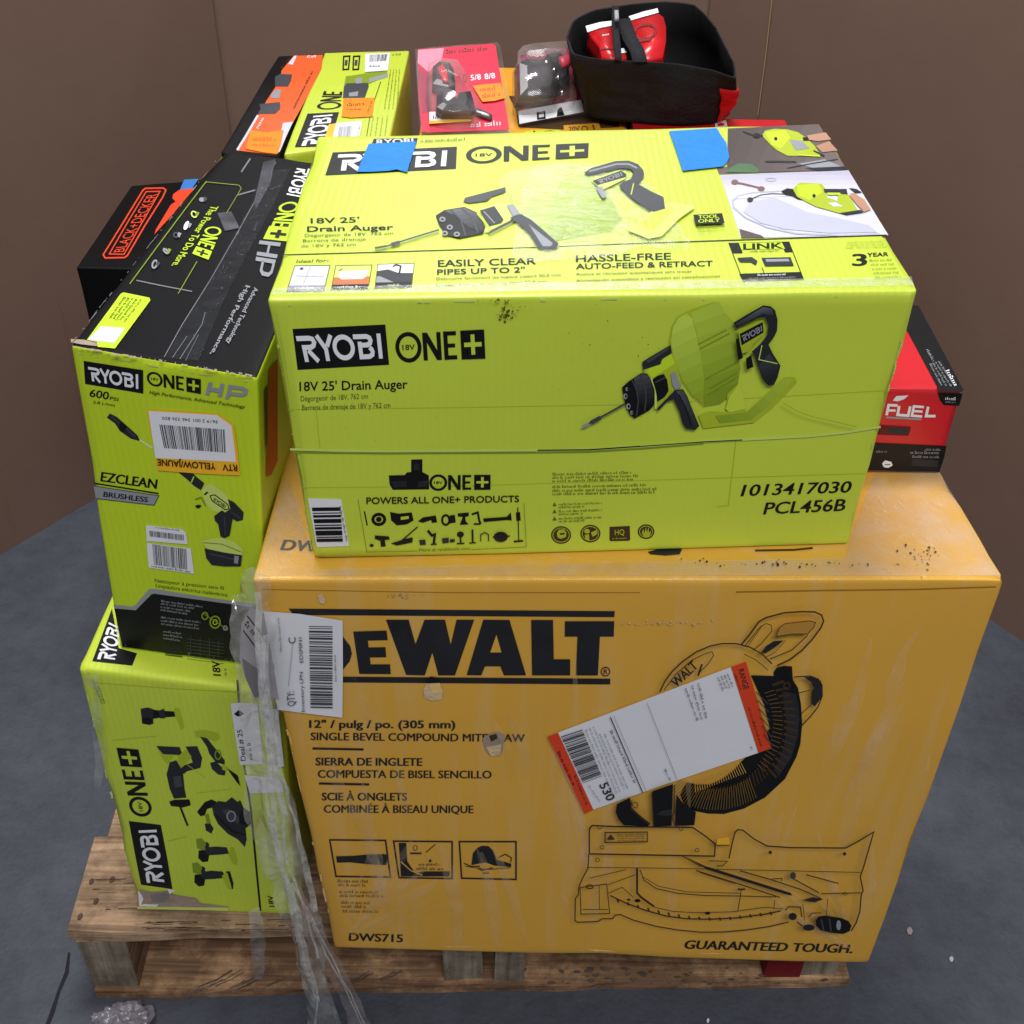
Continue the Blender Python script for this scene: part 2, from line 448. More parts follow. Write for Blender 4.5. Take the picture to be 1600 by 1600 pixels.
# slab: a sticker with a little thickness
def _slab(s, pts, mat, t=.0006):
    a = s._px(pts); n = len(a)
    W_, F_ = cut_poly(a); s.base += t; s._addpx(W_, F_, mat); s.base -= t; b0 = sum(len(v) for v in s.V)
    if mat not in s.m: s.m.append(mat)
    lo = s.f.at(a, s.base-.0002); hi = s.f.at(a, s.base+t); s.base += t+.0001; s.k += 1
    s.V += [lo, hi]; mi = s.m.index(mat)
    for i in range(n):
        s.F.append([b0+i, b0+(i+1) % n, b0+n+(i+1) % n, b0+n+i]); s.MI.append(mi)
    return s
Print.slab = _slab
_pc = [0]
def P(face, base=.00035):
    _pc[0] += 1; return Print(face, base+(_pc[0] % 9)*.0000022)

# ------------------------------------------------------------------ the setting
def noise_floor():
    m = bpy.data.materials.new('concrete'); m.use_nodes = True; nt = m.node_tree; N = nt.nodes; L = nt.links; p = N['Principled BSDF']
    tc = N.new('ShaderNodeTexCoord')
    n1 = N.new('ShaderNodeTexNoise'); n1.inputs['Scale'].default_value = 2.6; n1.inputs['Detail'].default_value = 9; n1.inputs['Roughness'].default_value = .62; L.new(tc.outputs['Object'], n1.inputs[0])
    n2 = N.new('ShaderNodeTexNoise'); n2.inputs['Scale'].default_value = 26; n2.inputs['Detail'].default_value = 8; n2.inputs['Roughness'].default_value = .7; L.new(tc.outputs['Object'], n2.inputs[0])
    r1 = N.new('ShaderNodeValToRGB'); r1.color_ramp.elements[0].position = .3; r1.color_ramp.elements[1].position = .72
    r1.color_ramp.elements[0].color = (*lin((57, 60, 68)), 1); r1.color_ramp.elements[1].color = (*lin((80, 84, 94)), 1); L.new(n1.outputs['Fac'], r1.inputs[0])
    r2 = N.new('ShaderNodeValToRGB'); r2.color_ramp.elements[0].position = .33; r2.color_ramp.elements[1].position = .6
    r2.color_ramp.elements[0].color = (.62, .62, .62, 1); r2.color_ramp.elements[1].color = (1.06, 1.06, 1.06, 1); L.new(n2.outputs['Fac'], r2.inputs[0])
    mx = N.new('ShaderNodeMix'); mx.data_type = 'RGBA'; mx.blend_type = 'MULTIPLY'; mx.inputs[0].default_value = .55
    L.new(r1.outputs[0], mx.inputs[6]); L.new(r2.outputs[0], mx.inputs[7]); L.new(mx.outputs[2], p.inputs['Base Color'])
    p.inputs['Roughness'].default_value = .62; p.inputs['Specular IOR Level'].default_value = .35
    n3 = N.new('ShaderNodeTexNoise'); n3.inputs['Scale'].default_value = 140; n3.inputs['Detail'].default_value = 5; L.new(tc.outputs['Object'], n3.inputs[0])
    n5 = N.new('ShaderNodeTexNoise'); n5.inputs['Scale'].default_value = 95; n5.inputs['Detail'].default_value = 6; n5.inputs['Roughness'].default_value = .8; L.new(tc.outputs['Object'], n5.inputs[0])
    r5 = N.new('ShaderNodeValToRGB'); r5.color_ramp.elements[0].position = .30; r5.color_ramp.elements[1].position = .46; r5.color_ramp.elements[0].color = (.45, .44, .44, 1); L.new(n5.outputs['Fac'], r5.inputs[0])
    e1 = r5.color_ramp.elements.new(.68); e1.color = (1, 1, 1, 1); e2 = r5.color_ramp.elements.new(.76); e2.color = (1.5, 1.5, 1.5, 1)
    m5 = N.new('ShaderNodeMix'); m5.data_type = 'RGBA'; m5.blend_type = 'MULTIPLY'; m5.inputs[0].default_value = .4; L.new(mx.outputs[2], m5.inputs[6]); L.new(r5.outputs[0], m5.inputs[7]); L.new(m5.outputs[2], p.inputs['Base Color'])
    b = N.new('ShaderNodeBump'); b.inputs['Strength'].default_value = .35; b.inputs['Distance'].default_value = .003; L.new(n3.outputs['Fac'], b.inputs['Height']); L.new(b.outputs[0], p.inputs['Normal'])
    return m
floorF = Face((0, 0, 0), (1, 0, 0), (0, 1, 0))
ca = [atz(*p, .0015) for p in ((108, 1488), (104, 1520), (92, 1548), (82, 1580), (70, 1612))]
V = [(-6, -4, 0), (6, -4, 0), (6, 7, 0), (-6, 7, 0)]; F = [[0, 1, 2, 3]]; MI = [0]
for i, c in enumerate(ca):
    w = (.0015, .0028, .002, .003, .0025)[i]
    V += [c-np.array([w, 0, 0]), c+np.array([w, 0, 0])]
for i in range(4): k = 4+2*i; F.append([k, k+1, k+3, k+2]); MI.append(1)
fl = mesh_obj('floor', V, F, MI, [noise_floor(), M('crack_dirt', (38, 38, 44), .9, .1)])
tag(fl, None, None, kind='structure')

kraft_wall = M('wall_kraft', (124, 100, 88), .72, .25, .07, 3.2, .12, 22, worn=.05, wornrgb=(124, 102, 90))
kraft_edge = M('wall_kraft_edge', (120, 94, 76), .8, .2)
def wall(name, a, b, h, t, label, lean=0):
    a = np.array(a, float); b = np.array(b, float); d = (b-a)/np.linalg.norm(b-a); n = np.array([-d[1], d[0], 0])
    if n@(np.array([0, 1.5, 0])-a) > 0: n = -n          # thickness goes away from the pallet
    nseg, hs = 40, 22; V = []; F = []; MI = []
    for i in range(nseg+1):
        for j in range(hs+1):
            p = a+(b-a)*i/nseg+np.array([0, 0, h*j/hs]); V.append(p)
    V = np.array(V); V += n[None]*(vnoise(V, 1.2, 4)*.003)[:, None]
    for i in range(nseg):
        for j in range(hs): k = i*(hs+1)+j; F.append([k, k+hs+1, k+hs+2, k+1]); MI.append(0)
    n0 = len(V); V = np.concatenate([V, V+n*t])
    for i in range(nseg):
        for j in range(hs): k = n0+i*(hs+1)+j; F.append([k, k+1, k+hs+2, k+hs+1]); MI.append(0)
    for i in range(nseg):
        k = i*(hs+1); F.append([k, n0+k, n0+k+hs+1, k+hs+1]); MI.append(1)
        k += hs; F.append([k, k+hs+1, n0+k+hs+1, n0+k]); MI.append(1)
    for j in range(hs):
        F.append([j, j+1, n0+j+1, n0+j]); MI.append(1); k = nseg*(hs+1)+j; F.append([k, n0+k, n0+k+1, k+1]); MI.append(1)
    o = mesh_obj(name, V, F, MI, [kraft_wall, kraft_edge], None, False, None, (a[0], a[1], 0)); tag(o, label, 'cardboard wall', 'cardboard sheets walling in the pallet'); return o
cl = np.array([-.575, 2.31, 0]); cr = np.array([.352, 2.33, 0])
p0 = atz(0, 843, 0); p1 = atz(145, 758, 0); dl = (p1-p0)/np.linalg.norm(p1-p0)
wall('cardboard_wall', cl-dl*2.2, cl-dl*.001, 1.3, .007, 'dark brown cardboard sheet standing on the left side of the pallet')
p0 = atz(1600, 1005, 0); dr = (p0-cr)/np.linalg.norm(p0-cr)
wall('cardboard_wall', cr+dr*.001, cr+dr*2.4, 1.3, .007, 'wide brown cardboard sheet standing on the right side of the pallet')
wall('cardboard_wall', cl+np.array([-.05, .014, 0]), cr+np.array([.05, .014, 0]), 1.3, .007, 'narrow cardboard sheet standing across the back between the two side sheets')

wl = [o for o in COL.objects if o.name.startswith('cardboard_wall')]
def crease(a, b, q, parent, mat, w):
    f = Face(a, b, np.array(a)+np.array([0, 0, 1.])); pr = Print(f, .004)
    for pts in q: pr.stroke(pts, w, mat)
    pr.done('score_line', parent)
scoreM = M('wall_score', (140, 108, 84), .8, .2); scoreL = M('wall_score_light', (180, 145, 115), .8, .2)
crease(cl-dl*2.2, cl, [[(6, 775), (14, 800), (23, 824)], [(96, 470), (118, 580), (139, 700)]], wl[0], scoreM, 1.3)
crease(cr, cr+dr*2.4, [[(1206, 0), (1196, 90), (1184, 180)]], wl[1], scoreL, 1.4)
# ------------------------------------------------------------------ pallet
def wood(name, rgb, rgb2, ax, worn=.3, dark=0.):
    m = bpy.data.materials.new(name); m.use_nodes = True; nt = m.node_tree; N = nt.nodes; L = nt.links; p = N['Principled BSDF']
    tc = N.new('ShaderNodeTexCoord'); mp = N.new('ShaderNodeMapping'); sc = [62, 62, 62]; sc[ax] = 3.0; mp.inputs['Scale'].default_value = sc
    L.new(tc.outputs['Object'], mp.inputs[0])
    n = N.new('ShaderNodeTexNoise'); n.inputs['Scale'].default_value = 1.6; n.inputs['Detail'].default_value = 8; n.inputs['Distortion'].default_value = .8; L.new(mp.outputs[0], n.inputs[0])
    r = N.new('ShaderNodeValToRGB'); r.color_ramp.elements[0].position = .3; r.color_ramp.elements[1].position = .68
    r.color_ramp.elements[0].color = (*lin(rgb2), 1); r.color_ramp.elements[1].color = (*lin(rgb), 1); L.new(n.outputs['Fac'], r.inputs[0])
    n2 = N.new('ShaderNodeTexNoise'); n2.inputs['Scale'].default_value = 9; n2.inputs['Detail'].default_value = 9; n2.inputs['Roughness'].default_value = .72; L.new(tc.outputs['Object'], n2.inputs[0])
    r2 = N.new('ShaderNodeValToRGB'); r2.color_ramp.elements[0].position = .40+.1*dark; r2.color_ramp.elements[1].position = .56+.1*dark
    r2.color_ramp.elements[0].color = (.42-.2*dark, .40-.2*dark, .40-.2*dark, 1); r2.color_ramp.elements[1].color = (1, 1, 1, 1); L.new(n2.outputs['Fac'], r2.inputs[0])
    mx = N.new('ShaderNodeMix'); mx.data_type = 'RGBA'; mx.blend_type = 'MULTIPLY'; mx.inputs[0].default_value = .85
    L.new(r.outputs[0], mx.inputs[6]); L.new(r2.outputs[0], mx.inputs[7]); L.new(mx.outputs[2], p.inputs['Base Color'])
    b = N.new('ShaderNodeBump'); b.inputs['Strength'].default_value = .55; b.inputs['Distance'].default_value = .004; L.new(n.outputs['Fac'], b.inputs['Height']); L.new(b.outputs[0], p.inputs['Normal'])
    p.inputs['Roughness'].default_value = .8; p.inputs['Specular IOR Level'].default_value = .2
    return m
w_deck = wood('wood_deck', (192, 160, 128), (122, 98, 78), 0)
w_bot = wood('wood_bottom', (204, 164, 124), (140, 104, 78), 0, dark=.7)
w_str = wood('wood_stringer', (176, 140, 108), (120, 92, 70), 1)
w_end = wood('wood_end', (150, 138, 122), (104, 92, 80), 2)
w_red = M('red_paint', (112, 26, 28), .7, .2, .2, 14); w_raw = wood('wood_raw', (206, 150, 108), (160, 104, 66), 2)
nailm = M('nail_rust', (70, 48, 38), .6, .4, .3, 90)
PX, PY, PA, PW, PD, PH = -.546, .836, .039, 1.016, 1.2, .1430
pal = thing('pallet', 'weathered wooden pallet under the whole stack of boxes', 'pallet', (PX, PY, 0))
ux = np.array([math.cos(PA), math.sin(PA), 0]); uy = np.array([-math.sin(PA), math.cos(PA), 0])
def board(name, x0, x1, y0, y1, z0, z1, mats, seed, yaw=0., lab=None, n=18):
    """a sawn board with slightly ragged edges; x/y in pallet axes"""
    V = []; F = []; MI = []; cx, cy = (x0+x1)/2, (y0+y1)/2
    lx = (x1-x0) >= (y1-y0); a0, a1 = (x0, x1) if lx else (y0, y1); b0, b1 = (y0, y1) if lx else (x0, x1)
    for i in range(n+1):
        a = a0+(a1-a0)*i/n
        for (b, z) in ((b0, z0), (b0, z1), (b1, z1), (b1, z0)):
            x, y = (a, b) if lx else (b, a); V.append([x, y, z])
    V = np.array(V); nz = vnoise(V, 11, seed); nz2 = vnoise(V, 34, seed+2)
    k = 1 if lx else 0; V[:, k] += nz*.0035+nz2*.0022; V[:, 2] += np.where(V[:, 2] > .02, nz2*.0007-.0007, 0)
    e = np.arange(len(V)) < 4; V[e, 1-k] += nz2[e]*.004
    for i in range(n):
        q = 4*i
        for j in range(4): F.append([q+j, q+(j+1) % 4, q+4+(j+1) % 4, q+4+j]); MI.append(0)
    F.append([0, 3, 2, 1]); MI.append(min(1, len(mats)-1)); q = 4*n; F.append([q, q+1, q+2, q+3]); MI.append(min(1, len(mats)-1))
    if not lx: F = [f[::-1] for f in F]
    c, s = math.cos(yaw), math.sin(yaw); x = V[:, 0]-cx; y = V[:, 1]-cy
    X = cx+x*c-y*s; Y = cy+x*s+y*c
    Wd = np.array([PX, PY, 0])+X[:, None]*ux+Y[:, None]*uy+V[:, 2:]*np.array([0, 0, 1])
    return mesh_obj(name, Wd, F, MI, mats, pal, False, lab)
dz = .019; n_deck = 7
for i in range(n_deck):
    y0 = 0 if i == 0 else .157+(i-1)*.176; w = .145 if i in (0, 6) else .115
    lx = (-.004, .012, -.002, .006, .0, .01, .0)[i]
    board('deck_board', lx, PW+.002*(i % 3)-.004, y0, min(y0+w, PD), PH-dz, PH, [w_deck, w_raw], 20+i, (-.012, .02, 0, .006, 0, 0, 0)[i])
for i, x0 in enumerate((0.004, .468, .945)):
    so = board('stringer', x0, x0+(.062 if i == 0 else .05), .003, PD-.003, .0185, PH-dz-.0005, [w_str, w_end if i != 0 else w_end], 40+i)
board('bottom_board', .004, PW-.003, -.004, .152, .0005, .018, [w_bot, w_raw], 50)
for y0 in (.32, .56, .80, 1.05): board('bottom_board', .004, PW-.003, y0, y0+.1, .0005, .018, [w_bot, w_raw], 51+int(y0*10))
board('repair_block', .535, .575, .001, .07, .0185, PH-dz-.0015, [w_end, w_end], 61, lab='grey repair block beside the middle stringer')
board('repair_block', .896, .944, -.001, .09, .0187, PH-dz-.001, [w_red, w_red], 62, lab='red painted block beside the right stringer')
# raw split and nails on the first deck board
F_deck = Face((0, 0, PH), (1, 0, PH), (0, 1, PH))
for (x, y) in ((150, 1408), (125, 1432), (143, 1377), (175, 1374)):
    bm = bmesh.new(); c = F_deck.hit((x, y)); r = bmesh.ops.create_cone(bm, cap_ends=True, segments=9, radius1=.0042, radius2=.0036, depth=.001)
    for v in r['verts']: v.co = Vector((v.co.x*.8, v.co.y*1.25, v.co.z))+Vector(c)+Vector((0, 0, .0002))
    bm_obj('nail_head', bm, [nailm], pal)
p = P(F_deck, .0001); wsp = M('wood_split', (58, 44, 36), .9, .1, .3, 60); rn = random.Random(12)
for k in range(46):                              # drying splits and grit along the boards
    x = rn.uniform(110, 470); y = rn.uniform(1340, 1456) if x < 210 else rn.uniform(1436, 1456); l = rn.uniform(6, 46)
    if x-l*.5 < 112+(1455-y)*.42: continue
    p.stroke([(x-l*.5, y+l*.006), (x, y+rn.uniform(-.8, .8)), (x+l*.5, y-l*.006)], rn.uniform(.4, 1.3), wsp)
o = p.done('board_split', pal); o['kind'] = 'stuff'
bT = Face((0, 0, .0186), (1, 0, .0186), (0, 1, .0186)); p = P(bT, .0002); rub = M('rubber_scuff', (88, 74, 66), .85, .15, .35, 60)
rn = random.Random(3)
for x, y, l, w in ((330, 1545, 60, 9), (352, 1530, 70, 12), (380, 1538, 62, 14), (405, 1528, 70, 10), (300, 1550, 30, 6), (425, 1535, 40, 9), (560, 1530, 60, 5), (610, 1525, 60, 5)):
    for k in range(4):
        dx = rn.uniform(-w, w)*1.3; ll = l*rn.uniform(.4, 1); xx = x+dx; p.stroke([(xx-ll*.55, y+ll*.22), (xx, y), (xx+ll*.4, y-ll*.25)], rn.uniform(.5, 1.6), rub)
scat = random.Random(9)
for k in range(70):
    x = scat.gauss(990, 120); y = scat.uniform(1512, 1545); r_ = scat.uniform(1., 5.5); p.poly([(x+r_*1.6*math.cos(a)*scat.uniform(.5, 1), y+r_*.7*math.sin(a)*scat.uniform(.5, 1)) for a in (0, .9, 1.9, 3, 4, 5.1)], rub)
p.done('scuff_mark', pal, 'dark rubber scuffs on the bottom board')
def edge_wear(face, p0, p1, n, w, mat, name, parent, seed=1, base=.0005, lab=None):
    """ragged bare patches rubbed along an edge"""
    rn = random.Random(seed); pr = P(face, base); p0 = np.array(p0, float); p1 = np.array(p1, float); d = p1-p0; Ln = np.linalg.norm(d); d /= Ln; nn = np.array([-d[1], d[0]])
    for _ in range(n):
        t = rn.random()*Ln; l = Ln*(.004+.05*rn.random()**3); ww = w*rn.uniform(.25, 1.1)
        c = p0+d*t+nn*rn.uniform(-.3, .3)*w; k = 7
        pr.poly([c+d*(l*(j/(k-1)-.5))+nn*ww*.5*rn.uniform(.3, 1) for j in range(k)]+[c+d*(l*(.5-j/(k-1)))-nn*ww*.5*rn.uniform(.3, 1) for j in range(k)], mat)
    o = pr.done(name, parent, lab); o['kind'] = 'stuff'; return o
# ------------------------------------------------------------------ big cartons: corners found from their outlines, faces square to the ground
def carton_corners(zt, zb, TFL, TFR, depth, BFL, BFR, TBL=None, TBR=None, back_w=None):
    """TFL/TFR/… are photo pixels. top at height zt, resting at zb; the front leans as the carton does"""
    a = atz(*TFL, zt); b = atz(*TFR, zt)
    l = atz(*BFL, zb); r = atz(*BFR, zb)
    d = (b-a)/np.linalg.norm(b-a); nrm = np.array([-d[1], d[0], 0]); nrm = nrm/np.linalg.norm(nrm)
    tl = (atz(*TBL, zt) if len(TBL) == 2 else a+np.array(TBL)) if TBL is not None else None; tr = atz(*TBR, zt) if TBR is not None else None
    if tl is None and tr is None: tl = a+nrm*depth; tr = b+nrm*depth
    elif tl is None: tl = tr-(b-a)
    elif tr is None: tr = tl+(b-a)*(back_w or 1)
    bl = l+(tl-a)*.985; br = r+(tr-b)*.985; bl[2] = l[2]; br[2] = r[2]
    C = [l, r, br, bl, a, b, tr, tl]
    return C, Patch(l, r, b, a), Patch(a, b, tr, tl)
DZ = .766
D_C, D_F, D_T = carton_corners(DZ, PH+.0005, (393, 905), (1572, 905), .47, (522, 1482), (1358, 1507), (.0, .47, 0), (1443, 690))
AZ = 1.0405
A_C, A_F, A_T = carton_corners(AZ, DZ+.0006, (417, 468), (1437, 453), .36, (489, 877), (1326, 851), (496, 212), (1284, 193))
LZ = .575
L_C, L_F, L_T = carton_corners(LZ, PH+.0006, (121, 1043), (436, 1083), .5, (214, 1422), (466, 1431), (.015, .47, 0))
HZ = .94
H_C, H_F, H_T = carton_corners(HZ, LZ+.0006, (110, 539), (403, 590), .48, (187, 1013), (416, 1045), (349, 234), None, .86)
# ------------------------------------------------------------------ carton board and inks
lime = M('lime_board', (190, 208, 62), .42, .4, .04, 5, .22, 14, coat=.3, coatr=.28, flute=.15, worn=.0)
limeH = M('lime_board_bright', (185, 209, 34), .42, .4, .035, 5, .10, 18, coat=.25, coatr=.3, flute=.12)
kraft = M('ochre_board', (214, 162, 58), .5, .35, .05, 4, .16, 14, coat=.5, coatr=.3, streak=(.42, 46, .5))
blackb = M('black_board', (8, 8, 11), .5, .16, .2, 6, .15, 20, coat=.03, coatr=.3, worn=.2, wornrgb=(120, 116, 112))
brownc = M('plain_board', (150, 112, 78), .7, .25, .06, 5, .1, 20)
core = M('torn_paper', (150, 132, 118), .85, .15, .18, 30, .5, 60)
ink = M('black_ink', (13, 13, 14), .42, .35, .2, 12)
inkD = M('black_ink_scuffed', (32, 32, 35), .42, .4, .25, 16, worn=.16, wornrgb=(110, 96, 70))
inkb = M('brown_ink', (66, 46, 26), .5, .3, .2, 14)
fine = M('fine_print', (84, 98, 36), .5, .3, .2, 20)
white = M('white_ink', (226, 226, 232), .45, .35, .04, 12)
paper = M('label_paper', (222, 222, 228), .45, .35, .03, 10, .08, 30, coat=.2)
greyi = M('grey_ink', (142, 144, 152), .4, .4, .06, 14)
dgrey = M('dark_grey_ink', (62, 64, 70), .42, .4, .15, 14)
bgrey = M('charcoal_ink', (36, 38, 43), .4, .4, .2, 18)
limed = M('olive_ink', (166, 182, 40), .42, .4, .05, 14)
limel = M('pale_lime_ink', (196, 214, 108), .4, .4, .05, 14)
limedd = M('deep_olive_ink', (124, 146, 30), .42, .4, .05, 14)
limei = M('lime_ink', (186, 214, 40), .42, .4, .05, 14)
orange = M('orange_label', (236, 132, 20), .5, .35, .05, 30)
orangei = M('orange_red_ink', (214, 66, 30), .45, .35, .06, 14)
ylab = M('yellow_label', (240, 178, 40), .45, .35, .04, 20)
red = M('red_board', (196, 26, 36), .35, .45, .06, 8, .08, 20, coat=.3)
tape = M('blue_tape', (28, 122, 208), .55, .3, .06, 20, .35, 70)
lavender = M('pale_photo', (200, 200, 212), .4, .4, .05, 7)
taupe = M('dark_photo', (88, 78, 74), .42, .4, .25, 9)
skin = M('skin_tone_print', (176, 132, 108), .45, .3, .1, 14)
tubline = M('photo_grey', (168, 168, 184), .4, .4, .05, 9)
dirt = M('dirt_smudge', (96, 92, 34), .8, .2, .3, 40)

def scatter(pr, cx, cy, rx, ry, n, smin, smax, mat, seed, tilt=0.):
    rn = random.Random(seed)
    for _ in range(n):
        a = rn.gauss(0, .45); b = rn.gauss(0, .45); x = cx+a*rx+b*ry*tilt; y = cy+b*ry; s = smin+(smax-smin)*rn.random()**2
        k = 5; ph = rn.random()*6
        pr.poly([(x+s*(.6+.5*rn.random())*math.cos(ph+6.283*i/k), y+s*(.6+.5*rn.random())*math.sin(ph+6.283*i/k)) for i in range(k)], mat)

# ================================================================== the auger carton
A = thing('drain_auger_carton', 'big lime green carton with a drain auger pictured, on top of the ochre carton', 'carton', tuple(np.array(A_C[0])))
carton('carton_body', A_C, [lime], None, .0034, .0024, 3, A)
p = P(A_F).crop(0, 0, 1); p.poly([(457, 514), (602, 507), (608, 570), (465, 578)], ink)
p.word_ryobi((462, 525), (596, 521), (600, 560), (471, 566), white); p.done('brand_badge', A, 'front brand badge, white letters RYOBI on black')
p = P(A_F); p.word_one((617, 523), (758, 516), (760, 559), (620, 564), ink, lime); p.done('series_logo', A, 'large front ONE+ logo')
p = P(A_F); p.text("18V 25' Drain Auger", (468, 611), (637, 607), 14, ink, .014)
p.text('Dégorgeoir de 18V, 762 cm', (470, 627), (575, 623), 8, fine, 0); p.text('Barrena de drenaje de 18V y 762 cm', (472, 641), (610, 637), 8, fine, 0); p.done('caption', A)
def auger(pr, front):
    pr.poly([(545, 250), (557, 190), (580, 148), (620, 125), (650, 112), (735, 84), (758, 88), (775, 120), (815, 168), (832, 230), (832, 290), (846, 360), (832, 440), (800, 480), (760, 512), (690, 525), (640, 480), (600, 420), (560, 330)], limed)
    pr.shade([(640, 130), (735, 86), (758, 90), (775, 120), (815, 168), (832, 230), (832, 290), (846, 360), (832, 440), (800, 480), (760, 510), (692, 522), (692, 400), (680, 300), (665, 220)], (174, 196, 62), (126, 148, 30), (.35, 1), 'drum_side')
    pr.poly([(552, 250), (562, 190), (585, 150), (620, 130), (645, 150), (665, 230), (680, 300), (692, 400), (690, 515), (645, 478), (604, 418), (566, 330)], limed); pr.shade([(556, 250), (564, 192), (586, 152), (620, 132), (643, 152), (663, 230), (678, 300), (690, 400), (688, 510), (645, 474), (606, 414), (568, 326)], (186, 208, 76), (140, 164, 38), (.5, 1), 'drum_face')
    for a, b in (((668, 262), (788, 200)), ((676, 280), (800, 215)), ((700, 405), (828, 338)), ((712, 470), (828, 400)), ((718, 445), (830, 380))): pr.stroke([a, b], 4, limedd)
    pr.poly([(670, 556), (720, 540), (790, 545), (790, 470), (840, 420), (845, 470), (870, 545), (1030, 398), (1072, 398), (1080, 420), (985, 520), (900, 588), (690, 612)], limed)
    pr.shade([(870, 545), (1030, 402), (1070, 402), (985, 500), (890, 575), (760, 590), (740, 560)], (168, 190, 56), (134, 158, 34), (-.6, 1), 'foot'); pr.poly([(800, 478), (842, 420), (868, 530), (800, 545), (783, 530)], lime)
    pr.poly([(440, 368), (560, 290), (585, 370), (600, 425), (590, 450), (500, 545), (470, 440)], limed)
    pr.poly([(452, 372), (556, 302), (572, 340), (480, 402)], limei)
    pr.poly([(436, 335), (462, 318), (553, 264), (560, 298), (520, 322), (512, 345), (440, 368)], bgrey)
    pr.poly([(452, 330), (545, 272), (548, 282), (460, 340)], dgrey)
    pr.poly([(352, 440), (380, 415), (430, 382), (456, 384), (474, 410), (490, 470), (484, 515), (468, 535), (405, 570), (385, 555), (366, 515)], ink); pr.shade([(400, 404), (430, 386), (455, 388), (472, 412), (487, 470), (481, 512), (440, 535), (420, 480)], (70, 72, 78), (16, 16, 18), (.2, 1), 'chuck')
    pr.stroke([(392, 408), (412, 450), (420, 500), (412, 562)], 5, dgrey); pr.stroke([(430, 392), (448, 440), (452, 490), (446, 540)], 5, dgrey)
    for cx, cy, r in ((366, 478, 12), (378, 520, 13), (392, 546, 9), (372, 448, 8)): pr.ell(cx, cy, r*.7, r, greyi, 10); pr.ell(cx+2, cy, r*.35, r*.6, ink, 8)
    pr.stroke([(474, 402), (492, 450), (492, 530)], 8, limel)
    pr.poly([(478, 408), (500, 392), (526, 385), (540, 410), (546, 455), (530, 480), (500, 500), (492, 455)], ink); pr.stroke([(490, 420), (532, 400)], 5, dgrey)
    pr.poly([(555, 382), (576, 374), (584, 410), (602, 436), (575, 452), (562, 430)], greyi)
    pr.poly([(498, 528), (545, 480), (572, 452), (606, 448), (625, 480), (640, 520), (674, 602), (655, 619), (618, 613), (604, 590), (590, 540), (566, 490), (540, 500), (504, 538)], bgrey)
    pr.shade([(578, 456), (604, 452), (622, 482), (638, 522), (670, 600), (655, 612), (636, 560), (612, 510)], (74, 78, 88), (40, 42, 48), (1, .3), 'grip'); pr.stroke([(590, 470), (615, 520), (640, 600)], 3, ink)
    pr.stroke([(188, 606), (225, 585), (300, 545), (366, 508)], 8, dgrey); pr.stroke([(186, 606), (215, 592)], 13, greyi); pr.stroke([(222, 588), (262, 566)], 17, dgrey)
    pr.poly([(815, 172), (870, 138), (940, 99), (972, 103), (990, 120), (1000, 160), (998, 205), (982, 236), (962, 262), (980, 300), (1012, 350), (1000, 400), (984, 432), (962, 434), (940, 410), (918, 352), (905, 310), (892, 292), (930, 258), (958, 222), (962, 178), (948, 150), (926, 150), (828, 196)], bgrey)
    pr.shade([(825, 176), (940, 106), (975, 112), (986, 140), (960, 140), (940, 132), (835, 188)], (92, 96, 106), (44, 47, 54), (.3, 1), 'guard'); pr.shade([(920, 352), (965, 300), (1005, 350), (992, 400), (960, 430), (940, 405)], (58, 62, 70), (26, 28, 32), (.3, 1), 'rear_grip')
    pr.poly([(835, 200), (940, 160), (945, 215), (900, 260), (880, 290), (850, 300)], limed)
    pr.poly([(842, 218), (938, 168), (942, 212), (850, 266)], ink); pr.word_ryobi((850, 226), (934, 182), (937, 206), (856, 252), greyi)
    pr.poly([(826, 240), (838, 235), (856, 318), (836, 328)], ink); pr.poly([(868, 320), (890, 306), (900, 356), (872, 366)], ink)
    pr.stroke([(935, 265), (922, 325), (1000, 342)], 4, limel)
    pr.stroke([(1022, 505), (1080, 540), (1140, 562), (1200, 575), (1330, 606)], 4, limed)
p = P(A_F).crop(840, 440, .375); auger(p, True); p.done('tool_picture', A, 'front picture of the drain auger')
# seam tape round the carton
tapem = film_mat('clear_tape', (214, 222, 170), .8, .15, 90)
p = P(A_F, .0012).crop(0, 0, 1); p.stroke([(453, 702), (520, 704), (600, 705), (840, 703.5), (920, 702.5), (1010, 697), (1100, 690), (1180, 686), (1260, 682), (1320, 676), (1376, 667)], 3.4, limel)
p.stroke([(455, 706.3), (600, 708), (840, 706.5), (920, 705.5), (1010, 700), (1100, 692.5)], 2.2, limedd); p.stroke([(840, 703.5), (920, 702.8), (1000, 697.4)], 2.0, ink)
p.stroke([(1000, 697.6), (1100, 690.4), (1160, 687.4)], 1.6, bgrey)
p.done('tape_seam', A)
p = P(A_F, .0002).crop(0, 0, 1); p.stroke([(449, 640), (700, 637), (1000, 632), (1390, 610)], 1.0, limed); p.stroke([(470, 762), (700, 760), (1352, 740)], .9, limed); p.stroke([(494, 640), (500, 700)], 1, limed); p.stroke([(1150, 690), (1138, 790), (1120, 792)], 1.2, limed)
p.done('fold_crease', A)
p = P(A_F).crop(420, 460, .3125); p.poly([(600, 905), (680, 903), (690, 890), (712, 888), (712, 826), (768, 824), (768, 888), (800, 905), (802, 975), (620, 977), (604, 950)], ink)
p.poly([(612, 935), (690, 932), (690, 962), (625, 966)], bgrey); p.poly([(725, 845), (752, 845), (752, 880), (725, 880)], bgrey); p.poly([(745, 935), (795, 930), (795, 960), (745, 965)], bgrey)
p.word_one((804, 906), (1112, 904), (1112, 974), (804, 977), ink, lime)
p.text('POWERS ALL ONE+ PRODUCTS', (488, 1048), (1252, 1038), 32, ink, .014)
